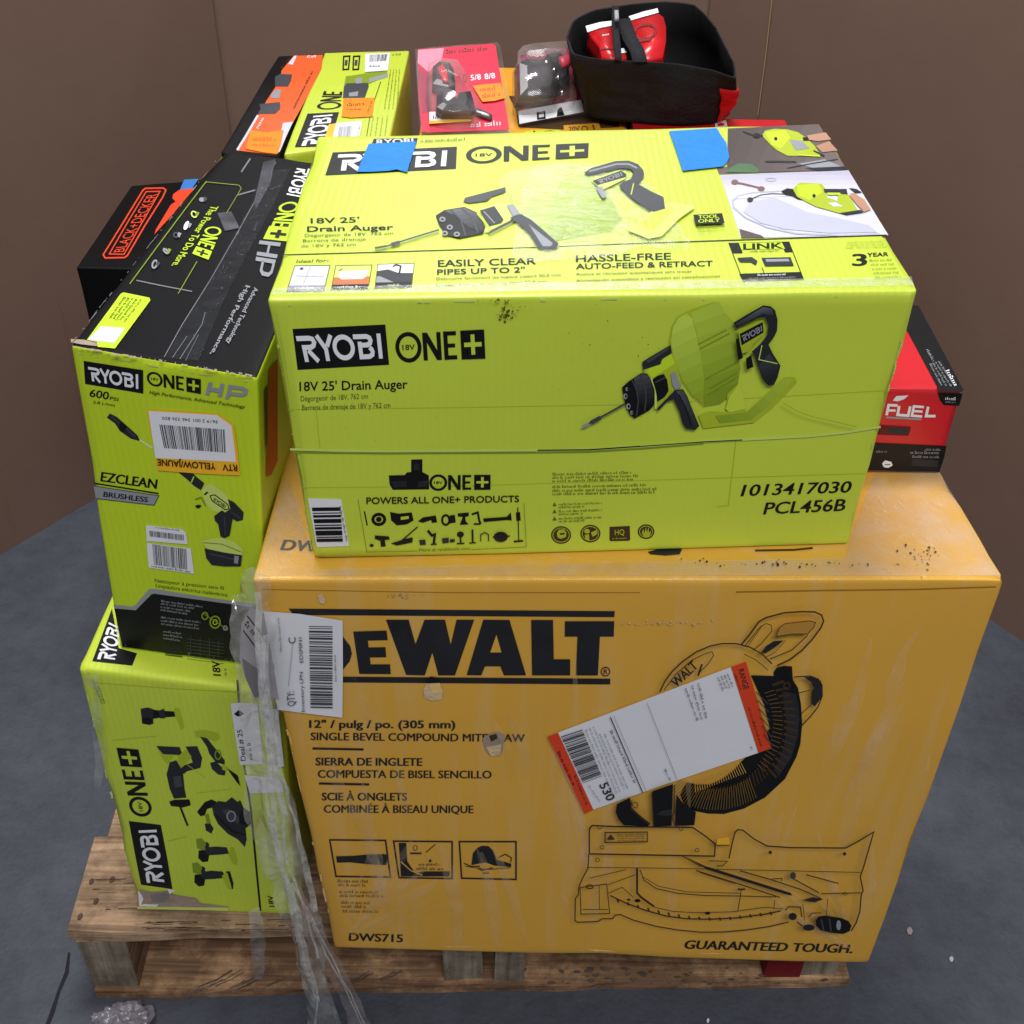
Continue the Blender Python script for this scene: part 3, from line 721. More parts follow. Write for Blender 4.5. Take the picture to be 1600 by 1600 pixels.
p.stroke([(446, 1025), (490, 1288), (745, 1283)], 2, fine); p.stroke([(1010, 1276), (1288, 1262), (1276, 1045)], 2, fine); p.text('More at ryobitools.com', (752, 1285), (1005, 1277), 14, fine, 0); p.done('battery_caption', A)
p = P(A_F).crop(420, 460, .3125)
p.stroke([(478, 1085), (492, 1155)], 7, ink); p.ell(550, 1125, 38, 34, ink, 12, ring=16); p.ell(550, 1125, 15, 14, ink, 8)
p.poly([(606, 1088), (650, 1096), (715, 1090), (724, 1130), (690, 1150), (640, 1155), (612, 1130)], ink); p.poly([(660, 1112), (700, 1108), (700, 1122), (660, 1128)], lime)
p.poly([(745, 1135), (770, 1115), (835, 1105), (842, 1140), (815, 1142), (812, 1128), (770, 1142)], ink); p.ell(885, 1128, 24, 30, ink, 12, ring=11); p.poly([(905, 1105), (930, 1102), (935, 1140), (905, 1145)], ink)
p.poly([(945, 1095), (1000, 1090), (1000, 1108), (982, 1112), (985, 1135), (1000, 1150), (955, 1152), (970, 1112), (945, 1110)], ink); p.stroke([(1015, 1100), (1045, 1090), (1052, 1130), (1060, 1148)], 10, ink); p.stroke([(1025, 1148), (1058, 1148)], 8, ink)
p.poly([(1072, 1120), (1190, 1112), (1210, 1090), (1215, 1130), (1190, 1128), (1075, 1138)], ink); p.stroke([(1245, 1065), (1250, 1230)], 5, ink); p.poly([(1236, 1090), (1256, 1088), (1260, 1130), (1238, 1132)], ink); p.stroke([(1225, 1236), (1272, 1232)], 9, ink)
p.poly([(530, 1205), (600, 1210), (605, 1225), (580, 1228), (585, 1260), (560, 1262), (558, 1232), (530, 1222)], ink); p.ell(514, 1255, 11, 8, ink, 8); p.stroke([(744, 1162), (660, 1235)], 6, ink); p.poly([(610, 1245), (690, 1220), (720, 1215), (718, 1240), (640, 1256)], ink)
p.poly([(752, 1228), (782, 1226), (786, 1252), (756, 1254)], bgrey); p.stroke([(795, 1180), (815, 1205), (830, 1200), (825, 1248)], 12, ink); p.stroke([(810, 1250), (840, 1248)], 7, ink)
p.poly([(866, 1220), (900, 1216), (900, 1242), (868, 1245)], bgrey); p.poly([(905, 1225), (930, 1222), (930, 1238), (905, 1240)], bgrey); p.ell(958, 1200, 18, 15, ink, 10); p.stroke([(958, 1210), (960, 1245)], 8, ink); p.stroke([(940, 1246), (978, 1244)], 7, ink)
p.stroke([(1018, 1175), (1020, 1240)], 9, ink); p.stroke([(1002, 1243), (1036, 1241)], 6, ink); p.stroke([(1060, 1235), (1060, 1200), (1080, 1190), (1098, 1200), (1100, 1235)], 5, ink); p.ell(1160, 1212, 36, 26, ink, 12); p.stroke([(1120, 1212), (1205, 1208)], 7, ink); p.done('tool_pictogram_strip', A)
p = P(A_F).crop(420, 460, .3125); p.slab([(195, 1020), (362, 1025), (402, 1258), (240, 1264)], paper, .0004)
p.mark('barcode')
for i, (y, h) in enumerate(((1066, 18), (1092, 5), (1104, 12), (1124, 20), (1152, 6), (1164, 12), (1182, 24), (1212, 5), (1222, 16))):
    k = (y-1020)/240; x0 = 208+k*36; p.poly([(x0, y), (x0+146-k*18, y-2), (x0+146-k*18+h*.1, y+h-2), (x0+h*.15, y+h)], ink)
p.mark('lettering'); p.greek((352, 1060), (388, 1240), 9, fine, up=(10, -2)); p.done('barcode_label', A, 'white barcode label at the lower left corner')
p = P(A_F).crop(840, 440, .375)
for i, (x1, y) in enumerate(((400, 806), (420, 820), (410, 834), (455, 858), (505, 874), (490, 888))): p.greek((62, y+2), (x1, y-6), 11, fine, seed=i)
for i, y in enumerate((936, 965, 995)):
    p.poly([(62, y), (70, y-16), (80, y-1)], fine); p.greek((88, y-4), (272, y-10), 9, fine, seed=30+i); p.greek((88, y+8), (200, y+4), 9, fine, seed=40+i)
p.done('safety_text', A)
for nm, cx, cy, r in (('a', 98, 1056, 42), ('b', 220, 1050, 42), ('c', 342, 1049, 40), ('d', 452, 1042, 35)):
    p = P(A_F).crop(840, 440, .375)
    if nm == 'c':
        p.poly([(300, 1022), (384, 1018), (386, 1076), (380, 1080), (304, 1082), (299, 1076)], inkb); p.text('HQ', (322, 1056), (362, 1054), 22, limed, .01); p.greek((312, 1074), (374, 1071), 7, limed)
    else:
        p.ell(cx, cy, r, r*.88, inkb, 24); p.ell(cx, cy, r-6, r*.88-6, limed, 24, ring=3)
        if nm == 'a': p.poly([(80, 1050), (88, 1034), (110, 1032), (120, 1046), (118, 1064), (96, 1072), (84, 1066)], limed); p.poly([(92, 1048), (114, 1046), (112, 1054), (94, 1056)], inkb)
        if nm == 'b': p.ell(206, 1040, 12, 10, limed, 10); p.poly([(196, 1056), (214, 1052), (216, 1078), (200, 1074)], limed); p.poly([(222, 1046), (246, 1034), (250, 1050), (230, 1064)], limed)
        if nm == 'd': p.poly([(440, 1030), (446, 1050), (450, 1022), (456, 1046), (462, 1020), (464, 1046), (474, 1036), (466, 1064), (446, 1066), (434, 1048)], limed)
    p.done('safety_pictogram', A)
p = P(A_F).crop(840, 440, .375); p.text('1013417030', (846, 894), (1310, 878), 46, ink, .02, .25); p.text('PCL456B', (940, 970), (1284, 954), 48, ink, .02, .25); p.done('model_number', A, 'large slanted stock number at the lower right')
p = P(A_F, .0003).crop(420, 460, .3125); scatter(p, 1190, 95, 50, 60, 60, 2, 9, dirt, 5, -.5); scatter(p, 1130, 30, 90, 10, 20, 2, 6, dirt, 6); scatter(p, 1600, 300, 400, 300, 26, 1.5, 5, dirt, 8); scatter(p, 500, 600, 300, 300, 16, 1.5, 4, dirt, 9); p.done('scuff_mark', A)
edge_wear(A_F, (430, 476), (1428, 462), 12, 4, M('bare_edge', (196, 204, 128), .7, .2, .15, 40), 'scuff_mark', A, 3)
edge_wear(A_F, (428, 500), (486, 860), 14, 3, M('bare_edge'), 'scuff_mark', A, 4)
edge_wear(A_F, (1424, 480), (1328, 830), 12, 3, M('bare_edge'), 'scuff_mark', A, 5)
# --- top
C3 = (420, 180, .3125); C4 = (900, 180, .34375)
p = P(A_T).crop(*C3); p.poly([(320, 186), (941, 157), (936, 268), (282, 301)], ink); p.mark('brand_lettering'); p.word_ryobi((348, 196), (900, 176), (893, 254), (335, 278), white); p.greek((760, 134), (990, 124), 12, ink); p.poly([(525, 118), (745, 114), (736, 146), (512, 150)], ink); p.text('RYOBI', (540, 146), (722, 140), 24, white, .02); p.done('brand_badge', A, 'brand badge on the top, half hidden by blue tape')
p = P(A_T); p.word_one((729, 231), (922, 224), (921, 245), (729, 255), ink, lime); p.done('series_logo', A, 'ONE+ logo on the top')
p = P(A_T).crop(*C3); p.text("18V 25'", (210, 541), (452, 535), 26, ink, .016); p.text('Drain Auger', (192, 582), (622, 572), 26, ink, .016)
p.text('Dégorgeoir de 18V, 762 cm', (180, 608), (622, 596), 14, fine, 0); p.text('Barrena de drenaje', (170, 634), (485, 625), 14, fine, 0); p.text('de 18V y 762 cm', (162, 660), (435, 652), 14, fine, 0); p.done('caption', A)
p = P(A_T).crop(*C3); p.stroke([(66, 698), (400, 689), (800, 677), (1340, 660), (1860, 640)], 5, ink); p.stroke([(1860, 640), (2400, 622), (3090, 599)], 6, bgrey); p.done('flap_seam', A)
p = P(A_T).crop(*C3); p.text('Ideal for:', (136, 738), (300, 733), 15, fine, .008, .2)
tiles = (((130, 752), (306, 750), (275, 878), (90, 880)), ((335, 751), (516, 748), (496, 868), (312, 872)), ((545, 745), (727, 740), (713, 862), (530, 866)))
for i, t in enumerate(tiles):
    q = P(A_T).crop(*C3); q.quad(*t); q.poly([(0, 0), (1, 0), (1, 1), (0, 1)], (lavender, limel, white)[i])
    if i == 0:
        q.poly([(0, 0), (1, 0), (1, .22), (0, .22)], greyi); q.greek((.2, .08), (.8, .08), .1, white, up=(0, .1)); q.stroke([(.1, .6), (.9, .55)], .015, greyi); q.stroke([(.4, .3), (.45, .95)], .015, greyi); q.ell(.22, .88, .05, .05, dgrey, 8)
    if i == 1:
        q.poly([(0, .2), (1, .2), (1, .52), (0, .5)], M('terracotta_ink', (186, 112, 70))); q.poly([(.15, .5), (.12, .75), (.92, .78), (.88, .5), (.8, .42), (.22, .42)], white); q.poly([(0, 0), (1, 0), (1, .2), (0, .2)], ink); q.greek((.16, .07), (.84, .07), .08, white, up=(0, .08)); q.stroke([(.1, .76), (.2, .86)], .03, dgrey)
    if i == 2:
        q.poly([(0, .24), (1, .24), (1, .6), (.6, .62), (.3, .78), (0, .72)], bgrey); q.poly([(0, 0), (1, 0), (1, .24), (0, .24)], ink); q.greek((.33, .09), (.68, .09), .09, limel, up=(0, .09)); q.poly([(.0, .24), (.5, .24), (.1, .5), (0, .5)], greyi); q.stroke([(.62, .6), (.64, .9), (.5, .96), (.42, .88)], .05, ink)
    q.stroke([(0, 0), (1, 0), (1, 1), (0, 1)], .02, fine, True); q.done('use_picture', A)
p.text('EASILY CLEAR', (846, 757), (1336, 744), 32, ink, .02); p.text('PIPES UP TO 2"', (842, 797), (1280, 784), 26, ink, .02); p.text("Débouche facilement les tuyaux jusqu'à 50,8 mm", (838, 824), (1460, 804), 13, fine, 0); p.text('Destapa fácilmente tuberías hasta 50,8 mm', (836, 855), (1390, 836), 13, fine, 0)
p.done('selling_text', A, 'EASILY CLEAR PIPES UP TO 2"'); p = P(A_T); p.crop(*C4); p.text('HASSLE-FREE', (0, 667), (432, 655), 30, ink, .02); p.text('AUTO-FEED & RETRACT', (0, 699), (622, 685), 24, ink, .02); p.text('Avance et rétraction automatiques sans tracas', (0, 728), (525, 714), 12, fine, 0); p.text('Alimentación automática y retracción sin complicaciones', (0, 757), (655, 736), 12, fine, 0); p.done('selling_text', A)
p = P(A_T).crop(*C4); p.stroke([(695, 582), (968, 576), (1034, 745), (760, 754)], 4, ink, True); p.poly([(695, 582), (745, 581), (758, 627), (712, 628)], ink); p.poly([(930, 577), (968, 576), (985, 622), (950, 623)], ink); p.poly([(740, 581), (935, 577), (950, 607), (752, 611)], limei)
p.text('LINK', (762, 610), (940, 605), 26, ink, .05); p.greek((790, 622), (925, 619), 8, ink)
p.poly([(733, 648), (800, 644), (825, 662), (818, 682), (795, 668), (745, 668)], bgrey); p.poly([(843, 648), (975, 645), (990, 684), (860, 686)], bgrey); p.poly([(860, 654), (965, 652), (972, 664), (866, 666)], greyi); p.stroke([(845, 690), (855, 715)], 3, ink)
p.poly([(742, 720), (1024, 712), (1034, 745), (760, 754)], ink); p.greek((825, 730), (955, 726), 8, white); p.greek((780, 745), (1000, 738), 7, greyi); p.done('storage_badge', A)
p = P(A_T).crop(*C4); p.text('3', (1258, 684), (1322, 682), 52, ink, .03); p.text('YEAR', (1324, 643), (1420, 639), 17, ink, .02)
for i in range(5): p.greek((1334+i*6, 664+i*19), (1440+i*10, 660+i*19), 9, limedd, seed=i)
for i in range(3): p.greek((1235-i*5, 580+i*12), (1400+i*10, 574+i*12), 8, limed, seed=9+i)
p.done('warranty_text', A)
p = P(A_T).crop(*C4); p.poly([(690, 60), (1104, 40), (1232, 250), (650, 269), (640, 240), (686, 234)], taupe); p.shade([(692, 62), (1102, 42), (1230, 248), (690, 262)], (70, 60, 58), (112, 100, 96), (1, .4), 'wall_photo', 9)
p.poly([(680, 258), (700, 240), (740, 218), (800, 222), (835, 250), (828, 262)], M('green_photo', (74, 104, 72))); p.poly([(1010, 220), (1130, 200), (1232, 245), (1120, 252)], greyi); p.poly([(1040, 240), (1225, 232), (1232, 248), (1100, 254)], bgrey); p.stroke([(860, 210), (1000, 212)], 8, bgrey); p.stroke([(960, 240), (1060, 222), (1190, 200)], 5, bgrey)
p.poly([(845, 92), (860, 70), (900, 62), (960, 64), (1010, 78), (1050, 105), (1085, 140), (1112, 182), (1060, 186), (962, 184), (915, 160), (885, 135)], limed); p.poly([(860, 78), (950, 68), (975, 100), (930, 150), (890, 130)], limei)
p.ell(908, 107, 8, 9, ink, 8); p.stroke([(760, 72), (800, 88), (850, 92)], 5, bgrey); p.ell(822, 92, 16, 11, ink, 10); p.poly([(970, 110), (1030, 118), (1060, 150), (1000, 160)], greyi); p.poly([(1030, 100), (1075, 100), (1078, 115), (1034, 116)], ink)
p.poly([(1050, 92), (1135, 78), (1160, 110), (1100, 118), (1060, 112)], skin); p.poly([(1090, 140), (1150, 118), (1190, 160), (1120, 168)], skin); p.stroke([(1080, 160), (1130, 185)], 6, bgrey); p.stroke([(1010, 180), (1110, 186)], 5, limei); p.done('photo_print', A, 'dark photo of the tool in use')
p = P(A_T).crop(*C4); p.poly([(655, 272), (1238, 250), (1420, 545), (750, 558)], lavender); p.shade([(657, 273), (1237, 251), (1300, 352), (700, 380)], (176, 172, 190), (212, 210, 222), (0, 1), 'tile', 6)
p.poly([(742, 516), (840, 545), (856, 556), (752, 558)], taupe)
t = np.linspace(math.pi*.5, math.pi*1.55, 26); tub = [(1000+290*math.cos(a), 438+95*math.sin(a)*-1-12*math.cos(a)) for a in t]
p.stroke([(1380, 540), (1200, 546), (1000, 538), (870, 510), (770, 465), (718, 420), (712, 390), (735, 368), (800, 352), (930, 345)], 7, tubline); p.poly([(760, 440), (790, 395), (900, 372), (1050, 440), (1200, 470), (1330, 500), (1370, 532), (1150, 536), (950, 518), (840, 490)], M('tub_inner_print', (182, 182, 200), .4, .4, .04, 9))
p.ell(885, 292, 26, 9, tubline, 14, ring=4); p.stroke([(715, 305), (760, 312), (835, 330)], 9, M('tap_print', (116, 88, 84))); p.ell(722, 304, 17, 12, M('tap_print'), 10); p.ell(842, 334, 17, 12, M('tap_print'), 10); p.ell(792, 384, 14, 12, bgrey, 10); p.stroke([(795, 380), (840, 362), (890, 356), (950, 358)], 4, dgrey)
p.poly([(932, 345), (960, 332), (985, 335), (1010, 360), (1030, 385), (1010, 382), (985, 368), (950, 362)], ink)
p.poly([(985, 335), (1005, 315), (1020, 306), (1118, 312), (1138, 340), (1140, 372), (1190, 390), (1190, 350), (1225, 345), (1250, 380), (1285, 440), (1200, 446), (1090, 415), (1040, 390), (1005, 370)], limed); p.poly([(1005, 318), (1100, 312), (1120, 350), (1060, 385), (1010, 362)], limei)
p.poly([(1145, 398), (1180, 395), (1215, 415), (1170, 415)], lavender); p.ell(1082, 366, 8, 9, ink, 8); p.poly([(1125, 335), (1230, 335), (1235, 360), (1130, 352)], bgrey); p.poly([(1140, 352), (1200, 352), (1205, 362), (1145, 362)], limei)
p.poly([(1240, 330), (1275, 335), (1300, 350), (1270, 352)], bgrey); p.poly([(1240, 362), (1262, 352), (1310, 382), (1340, 428), (1310, 440), (1282, 412)], skin); p.poly([(1200, 444), (1290, 430), (1310, 440), (1230, 452)], bgrey); p.done('photo_print', A, 'pale photo of a bath tub with the tool')
p = P(A_T)                                    # the big top picture
p.poly([(778, 284), (785, 274), (800, 266), (835, 258), (870, 252), (905, 258), (930, 272), (955, 300), (975, 340), (960, 362), (920, 376), (850, 382), (810, 350)], limel); p.shade([(782, 284), (800, 268), (868, 255), (905, 262), (950, 300), (972, 342), (955, 362), (850, 380), (812, 348), (790, 300)], (190, 210, 104), (146, 170, 56), (.3, 1), 'top_drum'); p.shade([(800, 270), (868, 257), (890, 262), (868, 300), (850, 376), (814, 346), (788, 285)], (200, 218, 118), (162, 186, 70), (.3, 1), 'top_face')
p.crop(*C3); p.poly([(972, 432), (982, 412), (1090, 384), (1182, 360), (1185, 384), (1112, 408), (1092, 428), (1002, 440)], dgrey); p.poly([(1060, 470), (1140, 440), (1240, 440), (1260, 500), (1180, 540), (1080, 590)], limel)
p.poly([(834, 502), (878, 474), (978, 458), (1048, 490), (1084, 560), (1070, 592), (952, 616), (892, 602), (852, 550)], ink); p.shade([(880, 478), (978, 462), (1046, 492), (1080, 560), (1066, 586), (1000, 560), (930, 500)], (92, 94, 102), (28, 29, 33), (.3, 1), 'top_chuck'); p.stroke([(905, 470), (960, 520), (985, 605)], 9, dgrey); p.stroke([(960, 462), (1020, 510), (1046, 590)], 8, dgrey)
for cx, cy in ((868, 520), (905, 560), (880, 590), (940, 595)): p.ell(cx, cy, 16, 13, greyi, 10); p.ell(cx, cy, 8, 6, ink, 8)
p.stroke([(1042, 490), (1095, 552), (1098, 588)], 9, limei); p.poly([(1055, 476), (1128, 454), (1174, 522), (1160, 536), (1100, 552)], bgrey); p.stroke([(1075, 480), (1130, 540)], 5, greyi)
p.poly([(1190, 450), (1222, 443), (1258, 492), (1220, 505)], greyi); p.stroke([(1100, 590), (1140, 570), (1240, 520)], 9, dgrey)
p.poly([(1205, 512), (1260, 494), (1312, 522), (1390, 590), (1448, 640), (1440, 664), (1400, 672), (1350, 666), (1302, 592), (1246, 540)], dgrey); p.poly([(1300, 545), (1420, 640), (1410, 655), (1370, 655)], greyi)
p.stroke([(530, 662), (590, 655), (625, 642), (740, 606), (852, 572)], 8, dgrey); p.stroke([(612, 646), (655, 634)], 17, dgrey); p.stroke([(530, 664), (590, 654)], 11, fine)
p.crop(*C4); p.poly([(230, 522), (300, 470), (390, 400), (440, 398), (530, 410), (540, 420), (470, 470), (390, 550), (330, 562)], limel); p.poly([(280, 500), (390, 420), (450, 420), (350, 530)], lime)
p.poly([(35, 262), (70, 240), (180, 208), (240, 206), (282, 222), (306, 250), (310, 272), (296, 296), (282, 312), (340, 345), (398, 372), (405, 425), (352, 440), (300, 410), (240, 368), (196, 322), (210, 305), (248, 290), (262, 262), (250, 244), (205, 240), (60, 272)], dgrey); p.stroke([(60, 255), (185, 222), (240, 222), (278, 240)], 7, greyi)
p.poly([(66, 296), (190, 250), (232, 260), (222, 290), (120, 340)], limel); p.poly([(74, 298), (204, 252), (230, 268), (224, 282), (98, 318)], bgrey); p.word_ryobi((96, 296), (206, 258), (214, 274), (108, 312), greyi); p.poly([(90, 330), (118, 322), (140, 370), (120, 378)], greyi); p.stroke([(262, 310), (250, 362)], 5, limei)
p.poly([(532, 452), (664, 445), (676, 490), (546, 497)], ink); p.text('TOOL', (556, 470), (648, 465), 15, limei, .03); p.text('ONLY', (556, 489), (655, 484), 15, limei, .03)
for i in range(3): p.greek((556, 510+i*11), (680-i*30, 505+i*11), 7, limedd, seed=i)
p.done('tool_picture', A, 'top picture of the drain auger')
p = P(A_T, .0014).crop(*C3); p.slab([(500, 142), (738, 130), (728, 170), (704, 242), (692, 285), (662, 278), (640, 270), (600, 278), (500, 283), (440, 283)], tape, .0005); p.done('blue_tape', A, 'piece of blue masking tape over the brand badge')
p = P(A_T, .0014).crop(*C4); p.slab([(424, 72), (520, 66), (640, 58), (660, 92), (682, 122), (697, 190), (686, 214), (668, 232), (640, 236), (485, 253), (455, 160)], tape, .0005); p.done('blue_tape', A, 'piece of blue masking tape by the dark photo')
p = P(A_T, .0022); p.poly([(836, 262), (905, 254), (980, 262), (1030, 300), (1052, 340), (1080, 380), (1072, 392), (1000, 384), (960, 400), (840, 408), (800, 404), (806, 350), (815, 300)], film_mat('glossy_tape', (240, 244, 235), .93, .12, 60, .2, .035)); p.done('clear_tape', A, 'wrinkled clear packing tape')

p = P(A_T, .0016); p.poly([(424, 460), (700, 456), (1000, 452), (1428, 446), (1424, 432), (1200, 436), (1000, 440), (800, 441), (600, 446), (428, 450)], film_mat('edge_tape', (250, 250, 245), .72, .2, 90, .5, .08)); p.done('clear_tape', A, 'clear tape along the front top edge')
# ================================================================== the saw carton
D = thing('saw_carton', 'largest carton, ochre yellow with a miter saw drawn on it, wrapped in clear film', 'carton', tuple(np.array(D_C[0])))
carton('carton_body', D_C, [kraft], None, .0045, .003, 8, D, 9)
CL = (370, 860, .39375)
p = P(D_F, .0006).crop(*CL)
p.poly([(205, 231), (1500, 241), (1498, 265), (225, 256)], inkD); p.poly([(420, 501), (1482, 509), (1482, 532), (420, 524)], inkD)
p.poly([(290, 320), (370, 320), (420, 340), (450, 380), (457, 410), (448, 440), (420, 475), (370, 490), (305, 490)], inkD)
p.poly([(462, 322), (594, 318), (599, 356), (520, 358), (523, 385), (590, 384), (593, 424), (528, 425), (531, 452), (608, 452), (611, 491), (486, 490)], inkD)
p.poly([(592, 275), (682, 275), (709, 372), (745, 275), (826, 275), (849, 374), (872, 275), (942, 275), (866, 496), (800, 496), (776, 405), (746, 496), (672, 494)], inkD)
p.poly([(978, 275), (1082, 276), (1148, 496), (1060, 496), (1046, 460), (985, 460), (970, 496), (912, 495)], inkD); p.poly([(1030, 335), (1050, 405), (1006, 405)], kraft)
p.poly([(1168, 276), (1255, 276), (1258, 432), (1323, 432), (1323, 496), (1172, 496)], inkD)
p.poly([(1302, 281), (1498, 281), (1496, 342), (1441, 342), (1433, 496), (1346, 496), (1352, 342), (1302, 342)], inkD)
p.ell(1463, 481, 19, 19, inkD, 20, ring=4); p.text('R', (1456, 490), (1472, 490), 18, inkD, .01); p.done('brand_name', D, 'very large black brand name between two bars')
p = P(D_F, .0006).crop(*CL)
for s_, a, b in (('12" / pulg / po. (305 mm)', (288, 704), (866, 706)), ('SINGLE BEVEL COMPOUND MITER SAW', (294, 753), (1142, 760)), ('SIERRA DE INGLETE', (313, 853), (735, 855)), ('COMPUESTA DE BISEL SENCILLO', (322, 902), (1010, 905)), ('SCIE À ONGLETS', (338, 992), (675, 993)), ('COMBINÉE À BISEAU UNIQUE', (346, 1041), (938, 1043))):
    p.text(s_, a, b, 30, inkD, .046)
    if s_ == 'SINGLE BEVEL COMPOUND MITER SAW': p.done('caption', D, 'English caption'); p = P(D_F, .0006).crop(*CL); p.stroke([(300, 786), (503, 790)], 9, inkD); p.done('divider_line', D); p = P(D_F, .0006).crop(*CL)
    if 'SENCILLO' in s_: p.done('caption', D, 'Spanish caption'); p = P(D_F, .0006).crop(*CL); p.stroke([(326, 925), (525, 929)], 9, inkD); p.done('divider_line', D); p = P(D_F, .0006).crop(*CL)
p.done('caption', D, 'French caption')
p = P(D_F, .0006).crop(480, 1280, .28125); p.text('DWS715', (232, 675), (530, 684), 42, inkD, .04); p.done('model_number', D)
p = P(D_F, .0006).crop(870, 1250, .3625); p.text('GUARANTEED TOUGH.', (552, 641), (1272, 660), 36, inkD, .05, .22); p.done('slogan', D)
for i, fr in enumerate((((125, 115), (435, 118), (462, 322), (160, 318)), ((480, 122), (805, 125), (805, 330), (510, 325)), ((845, 125), (1160, 125), (1160, 335), (858, 328)))):
    p = P(D_F, .0006).crop(480, 1280, .28125); p.stroke(fr, 9, inkD, True)
    if i == 0: p.poly([(160, 206), (250, 204), (340, 196), (430, 194), (440, 255), (330, 250), (240, 240), (165, 242)], inkD); p.ell(436, 224, 10, 30, bgrey, 12)
    if i == 1:
        p.poly([(508, 132), (550, 132), (556, 235), (600, 300), (640, 290), (792, 290), (790, 318), (520, 318), (516, 240)], inkD); p.ell(600, 160, 14, 16, inkb, 10, ring=4); p.poly([(570, 185), (635, 185), (635, 195), (570, 195)], inkb); p.stroke([(660, 185), (712, 140)], 5, inkb); p.ell(683, 232, 9, 8, inkb, 8); p.greek((620, 258), (745, 258), 13, inkb); p.greek((606, 282), (765, 284), 15, inkb); p.stroke([(520, 235), (575, 285), (640, 312)], 6, kraft)
    if i == 2:
        p.poly([(912, 255), (920, 190), (945, 160), (970, 148), (1008, 150), (1032, 175), (1046, 205), (1052, 225), (1135, 248), (1132, 266), (1040, 258), (990, 240)], inkD); p.stroke([(870, 245), (910, 262), (960, 262)], 6, inkb); p.stroke([(1060, 215), (1100, 195), (1135, 215), (1130, 240)], 6, inkb); p.stroke([(945, 270), (970, 285), (1030, 270)], 6, inkb); p.stroke([(975, 300), (1010, 300)], 6, inkb); p.stroke([(880, 262), (1000, 280), (1130, 270)], 4, inkb)
    p.done('feature_pictogram', D)
p = P(D_F, .0006).crop(480, 1280, .28125)
for i, (x0, y, x1) in enumerate(((168, 350, 345), (172, 372, 330), (178, 410, 400), (182, 432, 430), (188, 470, 350), (194, 492, 345), (198, 518, 400))): p.greek((x0, y), (x1, y+3), 15, inkb, seed=i)
p.done('feature_text', D)
# the saw drawing
p = P(D_F, .0010).crop(850, 900, .3125)
p.poly([(1035, 496), (1150, 500), (1148, 480), (1165, 458), (1200, 449), (1240, 452), (1245, 520), (1270, 560), (1285, 640), (1291, 740), (1282, 840), (1262, 905), (1205, 1015), (1105, 1108), (1000, 1163), (900, 1190), (820, 1188), (740, 1172), (700, 1140), (680, 1092), (715, 1032), (760, 1042), (830, 1042), (890, 1015), (950, 970), (990, 925), (1060, 860), (1130, 760), (1100, 640)], ink)
p.poly([(1190, 575), (1262, 590), (1278, 700), (1270, 800), (1238, 905), (1175, 1000), (1150, 970), (1200, 860), (1215, 740)], bgrey)
for i in range(15):
    a = -.55+i*.085; cx, cy = 800, 740; r0, r1 = 400, 462
    p.stroke([(cx+r0*math.cos(a), cy+r0*.93*math.sin(a)), (cx+r1*math.cos(a+.03), cy+r1*.93*math.sin(a+.03))], 13, inkb)
for i in range(22):
    a = .55+i*.06; cx, cy = 850, 765
    p.stroke([(cx+290*math.cos(a), cy+290*math.sin(a)), (cx+355*math.cos(a+.10), cy+355*math.sin(a+.10))], 6, inkb)
for i in range(34):
    a = .95+i*.036; cx, cy = 850, 765; p.stroke([(cx+300*math.cos(a), cy+300*math.sin(a)), (cx+405*math.cos(a+.07), cy+405*math.sin(a+.07))], 2.6, M('guard_line', (128, 98, 44), .5, .3))
for i in range(20):
    a = -.5+i*.062; cx, cy = 800, 740; p.stroke([(cx+345*math.cos(a), cy+345*.93*math.sin(a)), (cx+395*math.cos(a+.02), cy+395*.93*math.sin(a+.02))], 2.4, M('guard_line'))
for i in range(6): p.stroke([(1060+i*8, 580+i*42), (1120+i*5, 640+i*42)], 5, dgrey)
for i in range(26): p.stroke([(985-i*11, 935+i*4.2), (1010-i*12, 985+i*4.6)], 3, kraft) if i < 22 else None
p.ell(1215, 550, 18, 20, inkb, 12, ring=6)
p.stroke([(578, 580), (605, 525), (640, 478), (690, 430), (760, 380), (830, 350), (890, 338), (960, 338), (1030, 356), (1090, 390), (1140, 440)], 7, inkb); p.stroke([(1000, 390), (1060, 420), (1120, 470)], 4, inkb); p.stroke([(600, 570), (660, 490), (740, 420), (800, 390), (840, 378), (848, 398), (820, 440), (770, 490)], 4, inkb); p.stroke([(790, 440), (770, 500)], 9, inkD)
p.stroke([(985, 345), (1030, 290), (1075, 228), (1110, 208), (1200, 184), (1290, 178), (1355, 180), (1388, 196), (1398, 225), (1385, 258), (1340, 318), (1290, 372), (1230, 418), (1165, 448)], 8, inkb)
p.stroke([(1005, 350), (1085, 250), (1112, 238), (1136, 246), (1140, 275), (1085, 340), (1045, 372)], 4, inkb); p.stroke([(1090, 250), (1020, 350)], 3, inkb); p.poly([(1165, 290), (1180, 255), (1205, 238), (1330, 224), (1358, 232), (1350, 255), (1318, 290), (1240, 290), (1165, 302)], M('drawing_tint', (176, 128, 52), .5, .3)); p.stroke([(1165, 290), (1180, 255), (1205, 238), (1330, 224), (1358, 232), (1350, 255), (1318, 290), (1240, 290), (1165, 302)], 4, inkb, True)
p.poly([(1085, 385), (1110, 350), (1150, 325), (1200, 322), (1165, 350), (1110, 385)], inkD); p.stroke([(1320, 295), (1240, 370), (1130, 415)], 5, inkb); p.stroke([(1210, 320), (1150, 385), (1105, 408)], 3, inkb)
p.text('WALT', (662, 560), (772, 455), 46, inkD, .04, 0, up=(-30, -34))
